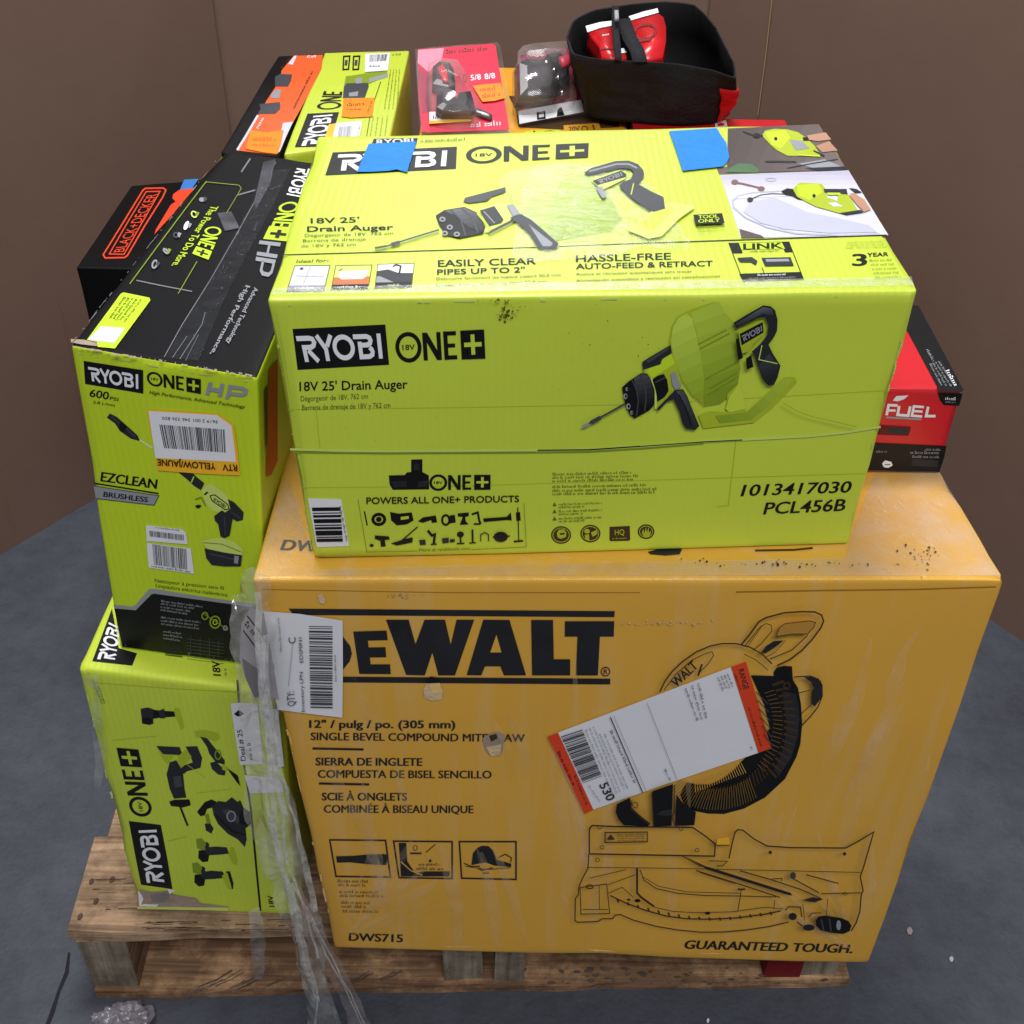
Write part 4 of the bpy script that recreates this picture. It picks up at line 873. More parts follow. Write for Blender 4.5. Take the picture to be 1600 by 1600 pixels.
p.stroke([(1250, 505), (1330, 500), (1372, 516), (1390, 545), (1391, 600), (1370, 655), (1330, 705), (1285, 752)], 6, inkD); p.poly([(1300, 506), (1340, 503), (1385, 525), (1392, 602), (1355, 652), (1336, 640), (1338, 580), (1350, 560), (1335, 530)], inkD); p.stroke([(1270, 585), (1335, 570)], 4, inkb); p.stroke([(1285, 690), (1335, 645)], 4, inkb)
p.poly([(365, 1140), (430, 1108), (440, 1160), (490, 1205), (532, 1236), (520, 1252), (400, 1246), (372, 1215), (358, 1180)], ink); p.poly([(542, 1076), (645, 1040), (638, 1250), (550, 1252)], ink); p.poly([(662, 1092), (700, 1142), (760, 1180), (752, 1246), (655, 1250)], ink)
p.stroke([(540, 1080), (548, 1255)], 5, inkb); p.stroke([(652, 1045), (650, 1180), (640, 1200), (655, 1250)], 5, inkb); p.ell(456, 1145, 15, 17, inkb, 12, ring=4); p.stroke([(440, 1120), (435, 1165), (530, 1245)], 5, inkb); p.poly([(585, 1175), (640, 1165), (640, 1200), (560, 1195)], bgrey)
p.crop(870, 1250, .3625)
S = lambda pts, w=4, mt=inkb, cl_=False: p.stroke(pts, w, mt, cl_)
S([(140, 230), (140, 125), (152, 110), (250, 114), (585, 118), (640, 155), (683, 190), (680, 242), (140, 232)], 6, inkD); S([(208, 140), (390, 138), (390, 180), (208, 183)], 5, inkb, True); p.poly([(218, 165), (232, 148), (248, 165), (248, 172), (218, 172)], inkb)
for i in range(4): p.greek((260, 150+i*9), (385, 149+i*9), 6, inkb, seed=i)
for c in ((185, 117), (195, 204), (605, 216), (175, 258), (535, 124)): p.ell(c[0], c[1], 10, 9, inkb, 12, ring=3)
S([(138, 232), (134, 295), (112, 335), (96, 372), (92, 410), (80, 425), (78, 520), (90, 527), (178, 524), (195, 512), (240, 512), (252, 496), (275, 494), (330, 518), (430, 545), (520, 560), (620, 570), (720, 569), (820, 560), (920, 545), (1000, 526)], 5); S([(140, 233), (540, 241), (622, 288)], 4); S([(130, 290), (480, 294), (1310, 312)], 3)
p.poly([(545, 240), (640, 285), (660, 290), (1008, 400), (1015, 412), (998, 410), (648, 300)], inkD); S([(600, 304), (780, 360), (962, 420)], 5); S([(615, 312), (770, 362)], 3); S([(790, 305), (930, 345), (1050, 385), (1140, 425)], 5); S([(930, 340), (970, 338), (968, 350)], 4)
S([(742, 252), (755, 190), (768, 140), (780, 128), (802, 130), (850, 168), (905, 198), (1000, 205), (1245, 207), (1300, 178), (1366, 138), (1345, 210), (1322, 290), (1308, 330), (1320, 390), (1312, 410), (1306, 480), (1290, 530), (1268, 565)], 6); S([(690, 195), (745, 196)], 3); S([(655, 262), (735, 264), (715, 284), (690, 284)], 4)
for c in ((920, 226), (1240, 232)): p.ell(c[0], c[1], 8, 8, inkb, 10)
p.ell(1018, 326, 13, 16, dgrey, 12); S([(1020, 340), (1130, 400)], 5); S([(1075, 322), (1215, 360)], 5); p.poly([(1060, 432), (1105, 418), (1150, 428), (1110, 442)], bgrey); S([(1140, 404), (1315, 400)], 4); p.ell(1242, 404, 12, 7, inkb, 10, ring=3)
S([(358, 300), (375, 345), (430, 382), (520, 402), (640, 412), (800, 414), (945, 418)], 4); S([(368, 330), (440, 372), (560, 396), (790, 402)], 3); S([(346, 292), (346, 400), (362, 418), (420, 460)], 9); S([(222, 402), (282, 376), (330, 420)], 3); S([(230, 412), (300, 445), (380, 475), (470, 500), (560, 512), (660, 514), (780, 508), (900, 492), (965, 478)], 6); S([(420, 462), (500, 480), (600, 486), (760, 482), (900, 462), (975, 470)], 3)
for i in range(16): x = 260+i*44; y = 428+78*math.sin(min(1, (x-260)/420)*1.57)-max(0, (x-720)*.12); S([(x, y), (x+6, y+14)], 8)
for c, r in (((348, 434), 13), ((650, 488), 12), ((310, 430), 8)): p.ell(c[0], c[1], r, r*.6, ink, 10)
S([(100, 378), (215, 362), (228, 490), (104, 492)], 4, inkb, True); S([(182, 368), (184, 470)], 3); p.ell(142, 374, 17, 11, inkb, 12, ring=5); S([(112, 472), (222, 472)], 3); S([(145, 336), (300, 300)], 3); S([(220, 365), (340, 322)], 3)
S([(780, 385), (812, 385)], 8); S([(795, 390), (780, 480)], 4); S([(940, 430), (935, 470)], 3); S([(985, 475), (1000, 460), (1050, 462), (1056, 505)], 5); p.ell(1017, 502, 18, 16, inkD, 14); S([(1035, 525), (1060, 545)], 6); p.ell(1086, 550, 26, 14, inkD, 14); S([(1085, 505), (1100, 488), (1140, 486)], 4)
p.poly([(1116, 520), (1128, 502), (1160, 498), (1225, 508), (1258, 522), (1270, 542), (1262, 566), (1235, 578), (1180, 572), (1135, 560), (1118, 542)], ink); p.ell(1215, 540, 10, 22, greyi, 10); S([(1140, 515), (1150, 560)], 6, dgrey); S([(1175, 512), (1182, 566)], 6, dgrey); S([(1168, 425), (1162, 500)], 3); S([(1060, 450), (1068, 520)], 3)
p.poly([(690, 168), (742, 160), (745, 192), (690, 192)], ylab); p.done('saw_drawing', D, 'line drawing of a miter saw in black and brown ink')
# labels on the saw carton
p = P(D_F, .0022).crop(*CL); p.slab([(96, 241), (250, 252), (420, 279), (421, 470), (419, 664), (300, 650), (162, 632), (128, 430)], paper, .0005)
yy = 300; p.mark('barcode')
rn = random.Random(4)
while yy < 628:
    h = rn.choice([3, 3, 5, 8]); p.poly([(286+(yy-300)*.02, yy), (380, yy+2), (380, yy+h+2), (286+(yy-300)*.02, yy+h)], dgrey); yy += h+rn.choice([4, 5, 7])
p.mark('lettering'); p.text('QTY:', (232, 616), (228, 558), 30, dgrey, .0); p.text('C', (234, 368), (233, 344), 28, dgrey, .0); p.text('Inventory LPN', (270, 640), (262, 482), 14, dgrey, 0); p.text('EDSP0N1', (264, 445), (258, 345), 14, dgrey, 0); p.greek((396, 520), (392, 410), 7, dgrey, up=(-7, 0)); p.greek((180, 400), (168, 262), 9, greyi, up=(-9, 0)); p.greek((150, 470), (145, 430), 14, greyi, up=(-14, 0)); p.stroke([(205, 540), (222, 365)], 2, greyi); p.done('inventory_label', D, 'white inventory label with a sideways barcode at the left edge')
p = P(D_F, .0024).crop(850, 900, .3125); p.slab([(18, 802), (70, 783), (500, 620), (935, 455), (1010, 428), (1075, 650), (1137, 862), (1072, 884), (650, 1027), (247, 1168), (204, 1190), (120, 1020)], paper, .0006)
p.mark('orange_end'); p.poly([(18, 802), (70, 783), (247, 1168), (204, 1190)], orangei); p.mark('orange_end'); p.poly([(935, 455), (1010, 428), (1137, 862), (1072, 884)], orangei)
p.mark('lettering'); p.greek((66, 880), (150, 1060), 12, ink, up=(12, -5)); p.greek((150, 1000), (212, 1150), 11, inkb, up=(11, -5)); p.text('RANGE', (972, 470), (1000, 570), 26, bgrey, .01, 0, up=(26, -8)); p.greek((1020, 660), (1085, 860), 11, inkb, up=(11, -4)); p.greek((950, 490), (985, 580), 8, inkb, up=(9, -3))
p.mark('barcode'); p.bars((192, 768), (290, 1000), (195, 1036), (84, 803), dgrey, 34, 9, .55)
p.mark('lettering'); p.text('530', (276, 1045), (318, 1128), 40, bgrey, .02, 0, up=(40, -18))
for i, (a, b) in enumerate((((205, 770), (345, 1100)), ((225, 762), (365, 1095)), ((245, 755), (380, 1085)), ((275, 790), (400, 1070)), ((300, 790), (420, 1075)))): p.greek(a, b, 8, greyi, seed=i, up=(8, -4))
p.greek((330, 775), (455, 1045), 11, bgrey, up=(11, -5)); p.stroke([(332, 706), (494, 1084)], 5, bgrey); p.stroke([(350, 700), (512, 1076)], 2, greyi); p.stroke([(516, 634), (666, 1018)], 2.5, greyi)
for i in range(3): p.greek((768+i*-32, 538+i*12), (810-i*22, 720+i*4), 11, dgrey, seed=5+i, up=(11, -4))
for i in range(4): p.greek((866+i*16, 508-i*6), (896+i*16, 580-i*6), 9, dgrey, seed=20+i, up=(9, -3))
p.greek((600, 968), (632, 1030), 9, dgrey, up=(9, -4)); p.greek((220, 1050), (285, 1140), 8, greyi, up=(8, -4)); p.greek((1030, 855), (1042, 872), 9, dgrey, up=(9, -3)); p.done('shipping_label', D, 'white shipping label with orange ends, stuck on at a slant')
# punctures, torn paper and rubbed edges
p = P(D_F, .0014).crop(*CL); p.poly([(745, 512), (770, 500), (800, 505), (806, 525), (760, 528)], ink); p.poly([(752, 528), (805, 526), (818, 560), (812, 590), (780, 598), (745, 585), (740, 555)], M('torn_film', (205, 180, 140), .3, .5, .15, 60, .6, 80)); p.poly([(762, 530), (806, 528), (812, 558), (780, 568)], M('bare_ochre', (226, 186, 116), .7, .25, .15, 40))
p.done('puncture', D, 'round hole with torn film below the brand name'); p = P(D_F, .0014).crop(*CL); p.poly([(975, 745), (1000, 730), (1040, 720), (1062, 735), (1055, 790), (1045, 815), (1005, 815), (985, 790)], core); p.poly([(990, 780), (1050, 770), (1045, 812), (1010, 818)], M('torn_film')); p.poly([(1000, 735), (1030, 728), (1035, 745), (1010, 760)], inkb)
p.done('puncture', D, 'ragged hole in the English caption'); p = P(D_F, .0014).crop(*CL); p.poly([(318, 178), (340, 172), (352, 195), (345, 214), (330, 208)], M('torn_film')); p.done('puncture', D, 'small nick at the upper left'); p = P(D_F, .0014).crop(*CL); scatter(p, 640, 180, 60, 12, 20, 2, 6, core, 12); p.done('scuff_mark', D)
p = P(D_F, .0012).crop(850, 900, .3125); scatter(p, 600, 235, 260, 14, 50, 2, 8, M('torn_film'), 3, -4.)
p.done('scuff_mark', D)
p = P(D_T, .0006); p.text('DWS715', (438, 859), (560, 864), 16, inkD, .05, .25); p.done('model_number', D, 'slanted model number on the top')
p = P(D_T, .0006); p.poly([(1012, 862), (1038, 856), (1066, 858), (1062, 866), (1040, 868), (1016, 866)], inkD); p.stroke([(1180, 860), (1240, 859), (1270, 856)], 3, inkb); scatter(p, 1440, 870, 40, 20, 30, 1, 3, inkb, 4); scatter(p, 1200, 880, 200, 8, 40, 1, 2.5, inkb, 5); p.done('scuff_mark', D, 'dark scuffs on the top edge')

# stretch film over the saw carton: a thin sheet on top and pulled wrinkles on the front
filmtop = film_mat('film_sheet', (236, 228, 222), .76, .22, 26, .5, .05)
p = P(D_T, .0013); p.poly([(400, 899), (800, 899), (1200, 899), (1562, 899), (1540, 862), (1500, 792), (1466, 735), (1380, 700), (1330, 840), (1322, 872), (900, 880), (495, 890), (450, 740), (440, 760), (415, 850)], filmtop); p.done('film_sheet', D, 'clear film stretched over the top')
filmw = film_mat('film_wrinkle', (255, 238, 200), .95, .2, 18, .15, .012)
rn = random.Random(11); V = []; F = []
def wrinkle(x, y, dx, dy, L_, w_, h_):
    """a pulled ridge of film lying on the front: tapered, a millimetre or two high"""
    n_ = 7; d_ = np.array([dx, dy])/math.hypot(dx, dy); nn = np.array([-d_[1], d_[0]]); b0 = len(V); bend = rn.uniform(-.06, .06)*L_
    for i in range(n_):
        t = i/(n_-1); c = np.array([x, y])+d_*L_*t+nn*bend*math.sin(t*math.pi); ww = w_*math.sin(math.pi*(.06+.88*t))
        for s_, o_ in ((-1, .0013), (0, .0013+h_*math.sin(math.pi*t)), (1, .0013)): V.append(D_F.at((c+nn*ww*s_)[None], o_)[0])
    for i in range(n_-1):
        for j in range(2): q = b0+3*i+j; F.append([q, q+1, q+4, q+3])
def inside(x, y): return 930 < y < 1490 and 400+(y-905)*.223 < x < 1562-(y-905)*.352
cnt = 0
while cnt < 46:
    x = rn.uniform(430, 1540); y = rn.uniform(960, 1470)
    if rn.random() > .25+.75*(y-930)/560: continue
    if x < 900: dx, dy = rn.gauss(.22, .12), 1
    elif x < 1150: dx, dy = rn.gauss(-.05, .12), 1
    else: dx, dy = rn.gauss(-.42, .14), 1
    L_ = rn.uniform(60, 240); e = (x+dx*L_, y+L_)
    if not inside(x, y) or not inside(*e): continue
    mx_, my_ = (x+e[0])/2, (y+e[1])/2
    if (1120 < mx_ < 1310 and 1000 < my_ < 1290) or (my_ < 1120 and mx_ < 980): continue
    wrinkle(x, y, dx, dy, L_, rn.uniform(3, 13), rn.uniform(.0003, .0009)); cnt += 1
for i in range(14):                             # fan of wrinkles at the two lower corners
    a = rn.uniform(.2, 1.3); r0 = rn.uniform(12, 60); L_ = rn.uniform(50, 170); x, y = 535+r0*math.cos(a), 1470-r0*math.sin(a)
    if inside(x+L_*math.cos(a), y-L_*math.sin(a)): wrinkle(x, y, math.cos(a), -math.sin(a), L_, rn.uniform(2.5, 7), .0007)
    a = rn.uniform(1.9, 2.7); x, y = 1345+r0*math.cos(a), 1492-r0*math.sin(a)
    if inside(x+L_*math.cos(a), y-L_*math.sin(a)): wrinkle(x, y, math.cos(a), -math.sin(a), L_, rn.uniform(2.5, 7), .0007)
o = mesh_obj('film_wrinkles', V, F, None, [filmw], D, True, 'pulled wrinkles of clear film over the front'); o['kind'] = 'stuff'
rn2 = random.Random(5); V = []; F = []
def topw(x, y, dx, dy, L_, w_, h_):
    d_ = np.array([dx, dy])/math.hypot(dx, dy); nn = np.array([-d_[1], d_[0]]); b0 = len(V)
    for i in range(6):
        t = i/5; c = np.array([x, y])+d_*L_*t; ww = w_*math.sin(math.pi*(.06+.88*t))
        for s_, o_ in ((-1, .0017), (0, .0017+h_*math.sin(math.pi*t)), (1, .0017)): V.append(D_T.at((c+nn*ww*s_)[None], o_)[0])
    for i in range(5):
        for j in range(2): q = b0+3*i+j; F.append([q, q+1, q+4, q+3])
for i in range(34):
    x = rn2.uniform(1345, 1480); y = rn2.uniform(770, 870); topw(x, y, rn2.gauss(.8, .2), rn2.gauss(1, .3), rn2.uniform(10, 40), rn2.uniform(.8, 2.4), rn2.uniform(.0005, .002))
for i in range(30):
    x = rn2.uniform(418, 470); y = rn2.uniform(760, 890); topw(x, y, rn2.gauss(.3, .6), rn2.gauss(1, .3), rn2.uniform(8, 30), rn2.uniform(.8, 2.6), rn2.uniform(.0008, .003))
o = mesh_obj('film_wrinkles', V, F, None, [filmw], D, True, 'small film wrinkles on the top'); o['kind'] = 'stuff'

p = P(D_F, .0004); ocd = M('ochre_crease', (158, 108, 34), .6, .2, .1, 30)
p.stroke([(1150, 925), (1300, 922.5), (1430, 921), (1556, 917)], 2.2, ocd); p.stroke([(410, 921), (700, 926), (1000, 926)], 1.1, ocd); 
p.done('crease', D)
edge_wear(D_F, (406, 950), (520, 1450), 18, 4, M('bare_ochre'), 'scuff_mark', D, 8, .0007)
edge_wear(D_F, (530, 1474), (1350, 1496), 9, 3.5, M('bare_ochre'), 'scuff_mark', D, 9, .0007)
# ================================================================== the pressure washer carton (tall, left)
H = thing('pressure_washer_carton', 'tall carton with black top and lime front, standing on the left of the stack', 'carton', tuple(np.array(H_C[0])))
carton('carton_body', H_C, [limeH, blackb], {'top': 1}, .0035, .0022, 11, H)
H_R = Patch(H_C[1], H_C[2], H_C[6], H_C[5])
C8 = (90, 530, .3251)
p = P(H_F).crop(*C8); p.poly([(125, 104), (411, 149), (412, 262), (132, 215)], ink); p.mark('brand_lettering'); p.word_ryobi((146, 132), (390, 170), (391, 240), (155, 200), white); p.done('brand_badge', H, 'front brand badge, white letters RYOBI on black')
p = P(H_F).crop(*C8); p.word_one((428, 157), (691, 195), (691, 262), (432, 216), ink, limeH)
for pts in ([(735, 207), (718, 268)], [(792, 214), (778, 277)], [(726, 240), (785, 248)]): p.stroke(pts, 19, greyi)
p.stroke([(812, 287), (822, 262), (828, 228), (885, 236), (906, 246), (902, 262), (885, 268), (826, 262)], 17, greyi); p.text('High Performance, Advanced Technology', (440, 262), (900, 333), 15, ink, .004, .15); p.done('series_logo', H, 'front ONE+ HP logo')
p = P(H_F).crop(*C8); p.text('600', (152, 275), (243, 291), 36, ink, .02); p.text('PSI', (250, 290), (290, 298), 15, ink, .01); p.text('2,8 L/min', (170, 308), (274, 324), 13, ink, .0)
p.done('caption', H, 'pressure figures under the badge'); p = P(H_F).crop(*C8); p.text('EZCLEAN', (206, 682), (474, 719), 44, ink, .05); p.stroke([(175, 692), (485, 742)], 7, ink); p.poly([(173, 706), (486, 752), (464, 798), (184, 765)], greyi); p.stroke([(176, 706), (486, 752), (464, 798), (186, 766)], 4, dgrey); p.text('BRUSHLESS', (220, 757), (432, 784), 24, ink, .04)
p.done('caption', H, 'EZCLEAN BRUSHLESS banner'); p = P(H_F).crop(*C8); p.text('Nettoyeur à pression sans fil', (466, 1168), (798, 1205), 17, ink, 0); p.text('Limpiadora eléctrica inalámbrica', (470, 1192), (815, 1238), 17, ink, 0); p.done('caption', H)
p = P(H_F).crop(*C8); p.poly([(236, 376), (252, 357), (285, 374), (335, 418), (384, 462), (396, 490), (352, 478), (300, 442), (276, 405)], bgrey); p.stroke([(258, 372), (330, 430), (375, 470)], 6, dgrey); p.poly([(300, 395), (335, 418), (320, 445), (296, 436)], ink); p.stroke([(394, 486), (456, 526)], 11, limel); p.stroke([(396, 484), (456, 522)], 3, white)
p.done('nozzle_picture', H); p = P(H_F).crop(*C8); p.poly([(575, 636), (645, 640), (668, 662), (705, 692), (690, 727), (655, 705), (620, 672)], bgrey); p.stroke([(655, 660), (642, 690)], 6, limei)
p.poly([(690, 722), (735, 690), (800, 738), (838, 780), (835, 822), (795, 842), (745, 822), (712, 795)], limel); p.stroke([(705, 748), (722, 735)], 9, ink)
p.stroke([(735, 752), (755, 748), (818, 795), (824, 815), (806, 820), (744, 778), (735, 760)], 5, ink, True); p.word_ryobi((752, 760), (812, 800), (804, 812), (745, 774), bgrey)
p.poly([(818, 768), (850, 785), (894, 832), (890, 868), (862, 876), (820, 850), (800, 836), (830, 815)], bgrey); p.stroke([(835, 830), (880, 862)], 5, dgrey); p.poly([(660, 800), (678, 795), (692, 800), (680, 812), (668, 812)], ink); p.stroke([(660, 770), (690, 760), (712, 800)], 6, limedd)
p.poly([(752, 850), (790, 822), (842, 860), (826, 945), (800, 956), (783, 948), (772, 890), (756, 872)], bgrey); p.stroke([(800, 850), (806, 945)], 5, dgrey)
p.poly([(690, 972), (740, 958), (792, 955), (850, 975), (890, 1010), (888, 1042), (800, 1025), (720, 1008)], limel); p.stroke([(700, 978), (790, 985), (880, 1022)], 5, limedd); p.poly([(706, 1005), (800, 1025), (886, 1038), (880, 1092), (800, 1092), (740, 1085), (714, 1052)], bgrey); p.stroke([(728, 1030), (860, 1062)], 6, dgrey); p.poly([(850, 1040), (872, 1044), (866, 1080), (848, 1076)], greyi); p.done('tool_picture', H)
p = P(H_F).crop(*C8); p.poly([(268, 1275), (355, 1285), (372, 1280), (440, 1200), (470, 1200), (700, 1238), (884, 1264), (975, 1278), (976, 1294), (885, 1280), (460, 1222), (448, 1226), (376, 1302), (272, 1293)], greyi); p.poly([(272, 1294), (376, 1303), (450, 1227), (462, 1223), (886, 1281), (978, 1295), (984, 1440), (990, 1570), (915, 1560), (600, 1518), (311, 1478)], ink)
for i, (x0, y, x1, y1) in enumerate(((497, 1262, 700, 1290), (496, 1275, 660, 1298), (494, 1290, 640, 1312), (494, 1304, 630, 1326), (496, 1340, 690, 1365), (496, 1356, 680, 1380), (498, 1372, 690, 1396), (508, 1408, 605, 1420), (508, 1424, 602, 1437), (508, 1440, 598, 1454))): p.greek((x0, y), (x1, y1), 9, greyi, seed=i)
for i in range(7): p.stroke([(515, 1462+i*9), (600, 1473+i*9)], 4, bgrey); p.stroke([(622, 1440+i*16), (800, 1464+i*16)], 2.5, dgrey)
for i in range(4): p.stroke([(640+i*45, 1425+i*6), (640+i*45, 1520+i*6)], 2.5, dgrey)
p.ell(708, 1330, 17, 20, limedd, 14, ring=6); p.ell(757, 1360, 28, 32, limedd, 18, ring=8); p.ell(757, 1360, 12, 14, limei, 12, ring=4); p.ell(806, 1388, 12, 13, greyi, 12, ring=6); p.stroke([(700, 1318), (820, 1398)], 4, limedd); p.done('spec_panel', H)
p = P(H_F, .0010).crop(*C8); p.slab([(430, 339), (600, 346), (771, 360), (846, 412), (868, 560), (876, 655), (680, 646), (482, 631), (455, 480)], ylab, .0005); p.poly([(437, 345), (765, 365), (836, 415), (858, 590), (660, 580), (470, 571)], paper)
p.mark('barcode'); p.bars((489, 410), (802, 434), (808, 545), (512, 523), dgrey, 44, 12, .55); p.text('9619 2 001 346 336 850', (770, 390), (502, 372), 13, dgrey, 0, 0, up=(0, 15)); p.mark('lettering'); p.text('RTV', (862, 604), (792, 600), 28, ink, .02, 0, up=(2, 30)); p.text('YELLOW/JAUNE', (758, 597), (478, 576), 28, ink, .02, 0, up=(2, 30)); p.done('returns_label', H, 'white label with yellow rim stuck on upside down')
for q, b in ((((425, 893), (600, 914), (617, 930), (626, 986), (428, 970)), ((440, 920), (605, 940), (606, 968), (444, 948))), (((428, 979), (640, 1006), (656, 1128), (438, 1098)), ((455, 985), (618, 1008), (622, 1108), (464, 1084)))):
    p = P(H_F, .0008).crop(*C8); p.slab(q, paper, .0004); p.mark('barcode'); p.bars(*b, dgrey, 30 if len(q) == 4 else 40, len(q), .5)
    if len(q) == 4: p.greek((450, 1094), (640, 1122), 9, dgrey)
    else: p.greek((470, 908), (590, 922), 7, dgrey)
    p.done('barcode_label', H)
p = P(H_R, .0006); p.poly([(420, 578), (434, 560), (434, 720), (424, 742), (416, 745)], M('rust_label', (196, 74, 30), .5, .3)); p.poly([(413, 610), (418, 600), (419, 690), (415, 700)], ink); p.done('side_label', H, 'rust coloured label on the right side')
C7 = (90, 220, .25625)
p = P(H_T).crop(*C7); p.word_ryobi((1543, 172), (1490, 348), (1395, 330), (1462, 158), white); p.done('brand_name', H, 'white brand name RYOBI on the black top')
p = P(H_T).crop(*C7); p.quad((1476, 370), (1400, 608), (1266, 594), (1372, 372)); p.poly([(.66, -.08), (1.02, -.08), (1.02, 1.05), (.66, 1.05)], limei); p.unquad(); p.word_one((1470, 372), (1396, 606), (1270, 592), (1372, 374), limei, ink, False, False); p.quad((1470, 372), (1396, 606), (1270, 592), (1372, 374)); X = 3.7; p.poly([(a/X, b) for a, b in ((3.05, .1), (3.3, .1), (3.3, .4), (3.58, .4), (3.58, .6), (3.3, .6), (3.3, .9), (3.05, .9), (3.05, .6), (2.77, .6), (2.77, .4), (3.05, .4))], ink); p.unquad()
p.quad((1362, 620), (1306, 832), (1190, 806), (1232, 606))
for a in ([(.06, 0), (.06, 1)], [(.40, 0), (.40, 1)], [(.06, .5), (.40, .5)]): p.stroke(a, .11, greyi)
p.stroke([(.56, .0), (.56, .92), (.86, .92), (.95, .8), (.95, .5), (.86, .38), (.6, .38)], .12, greyi); p.unquad()
p.text('High Performance,', (1148, 880), (930, 1298), 26, greyi, .02, 0, up=(26, 8)); p.text('Advanced Technology', (1200, 892), (1028, 1232), 26, greyi, .02, 0, up=(26, 8)); p.done('series_logo', H, 'ONE+ HP logo running along the black top')
p = P(H_T).crop(*C7); p.text('The Power To Do More.', (938, 396), (694, 760), 40, limei, .03, 0, up=(44, 6)); p.word_one((1002, 530), (916, 726), (822, 690), (918, 520), limei, ink, False, True)
p.stroke([(440, 872), (600, 655), (760, 440), (908, 246)], 6, limedd); p.stroke([(735, 932), (850, 735)], 5, limedd); p.stroke([(1030, 440), (1120, 290), (1106, 270), (905, 250)], 4, limedd)
for i, (x, y) in enumerate(((880, 358), (832, 448), (785, 516), (722, 574), (660, 672), (592, 752))): p.ell(x, y, 18+6*(i % 3), 14+5*(i % 2), (greyi, limel, white, dgrey, greyi, greyi)[i], 9, ring=(0, 9, 0, 9, 12, 11)[i], rot=i); p.poly([(x+14, y-18), (x+34, y-10), (x+20, y+16), (x+8, y+4)], (dgrey, limedd, greyi, greyi, limedd, dgrey)[i])
p.done('feature_strip', H)
p = P(H_T, .0006).crop(*C7); p.slab([(385, 932), (402, 924), (560, 956), (566, 972), (350, 1266), (244, 1256), (240, 1226), (178, 1214)], limei, .0004); p.poly([(266, 1130), (412, 1142), (346, 1232), (184, 1214)], lavender)
for i in range(4): p.greek((405+i*24, 950+i*4), (305+i*22, 1092+i*2), 13, ink if i < 2 else fine, seed=i, up=(13, 4))
p.greek((505, 966), (395, 1112), 10, fine, up=(11, 3)); p.done('product_label', H, 'lime label on the front corner of the black top')
p = P(H_T, .0004).crop(*C7)
for pts, w in ((([(650, 1318), (760, 1120), (930, 850), (1080, 590), (1240, 300), (1330, 130)]), 5), (([(700, 1322), (790, 1190)]), 4), (([(745, 1330), (880, 1120), (900, 1045)]), 5), (([(780, 1340), (860, 1180)]), 3), (([(480, 850), (620, 880), (820, 918)]), 7), (([(1060, 1100), (1080, 1110)]), 5), (([(1120, 190), (1175, 108)]), 10), (([(1100, 330), (1205, 300)]), 9)): p.stroke(pts, w, M('scratch_grey', (112, 112, 120), .5, .4))
p.poly([(80, 1208), (160, 1212), (242, 1232), (240, 1252), (140, 1240), (82, 1228)], core); p.poly([(1255, 130), (1330, 110), (1300, 250), (1210, 420), (1195, 380)], M('rubbed_black', (66, 66, 72), .6, .4, .6, 30)); p.poly([(975, 440), (1060, 430), (1110, 530), (1020, 550)], M('rubbed_black')); p.done('scuff_mark', H)

edge_wear(H_T, (116, 542), (400, 588), 46, 4.5, core, 'scuff_mark', H, 12, .0007)
edge_wear(H_T, (112, 536), (346, 240), 26, 2.2, M('scratch_grey'), 'scuff_mark', H, 13, .0007)
edge_wear(H_F, (120, 552), (400, 598), 14, 3, M('bare_edge'), 'scuff_mark', H, 14, .0005)
edge_wear(H_F, (192, 1008), (370, 1032), 14, 3, M('scratch_grey'), 'scuff_mark', H, 15, .0009)
p = P(H_T, .0012).crop(*C7); p.poly([(660, 1320), (800, 1060), (960, 780), (1120, 500), (1300, 180), (1420, 170), (1300, 420), (1150, 700), (1010, 980), (860, 1340)], film_mat('carton_tape', (90, 92, 102), .95, .2, 55, .22, .015)); p.done('clear_tape', H, 'wrinkled clear tape along the black top')
# ================================================================== the tool kit carton (bottom left)
Lk = thing('tool_kit_carton', 'crushed lime carton with five cordless tools pictured, at the bottom left on the pallet', 'carton', tuple(np.array(L_C[0])))
carton('carton_body', L_C, [lime], None, .0055, .006, 17, Lk, 9)
C1 = (100, 930, .3438)
p = P(L_F).crop(*C1); p.poly([(294, 1026), (440, 1044), (470, 1200), (493, 1336), (350, 1316), (325, 1190)], ink); p.mark('brand_lettering'); p.word_ryobi((376, 1306), (338, 1066), (420, 1062), (458, 1316), white); p.done('brand_badge', Lk, 'brand badge with white letters RYOBI reading upwards')
p = P(L_F).crop(*C1); p.word_one((314, 1006), (240, 690), (334, 698), (400, 1004), ink, lime); p.done('series_logo', Lk, 'ONE+ logo reading upwards')
p = P(L_F).crop(*C1)
p.poly([(348, 516), (382, 510), (405, 518), (406, 585), (388, 590), (355, 584)], bgrey); p.ell(378, 570, 24, 15, ink, 12); p.poly([(405, 520), (440, 525), (500, 528), (506, 552), (440, 556), (405, 562)], ink); p.poly([(430, 525), (455, 515), (460, 560), (436, 560)], bgrey); p.poly([(500, 512), (525, 515), (546, 600), (532, 612), (508, 556)], limed)
p.done('tool_picture', Lk, 'picture of a work light')
p = P(L_F).crop(*C1)
p.poly([(420, 685), (525, 690), (540, 728), (445, 722)], bgrey); p.poly([(420, 688), (450, 722), (500, 730), (470, 770), (445, 740)], limed); p.poly([(552, 688), (605, 686), (628, 740), (620, 785), (560, 800), (545, 812), (525, 800), (540, 775), (585, 760), (570, 720)], bgrey); p.poly([(520, 730), (555, 700), (580, 735), (540, 780), (510, 790)], limed)
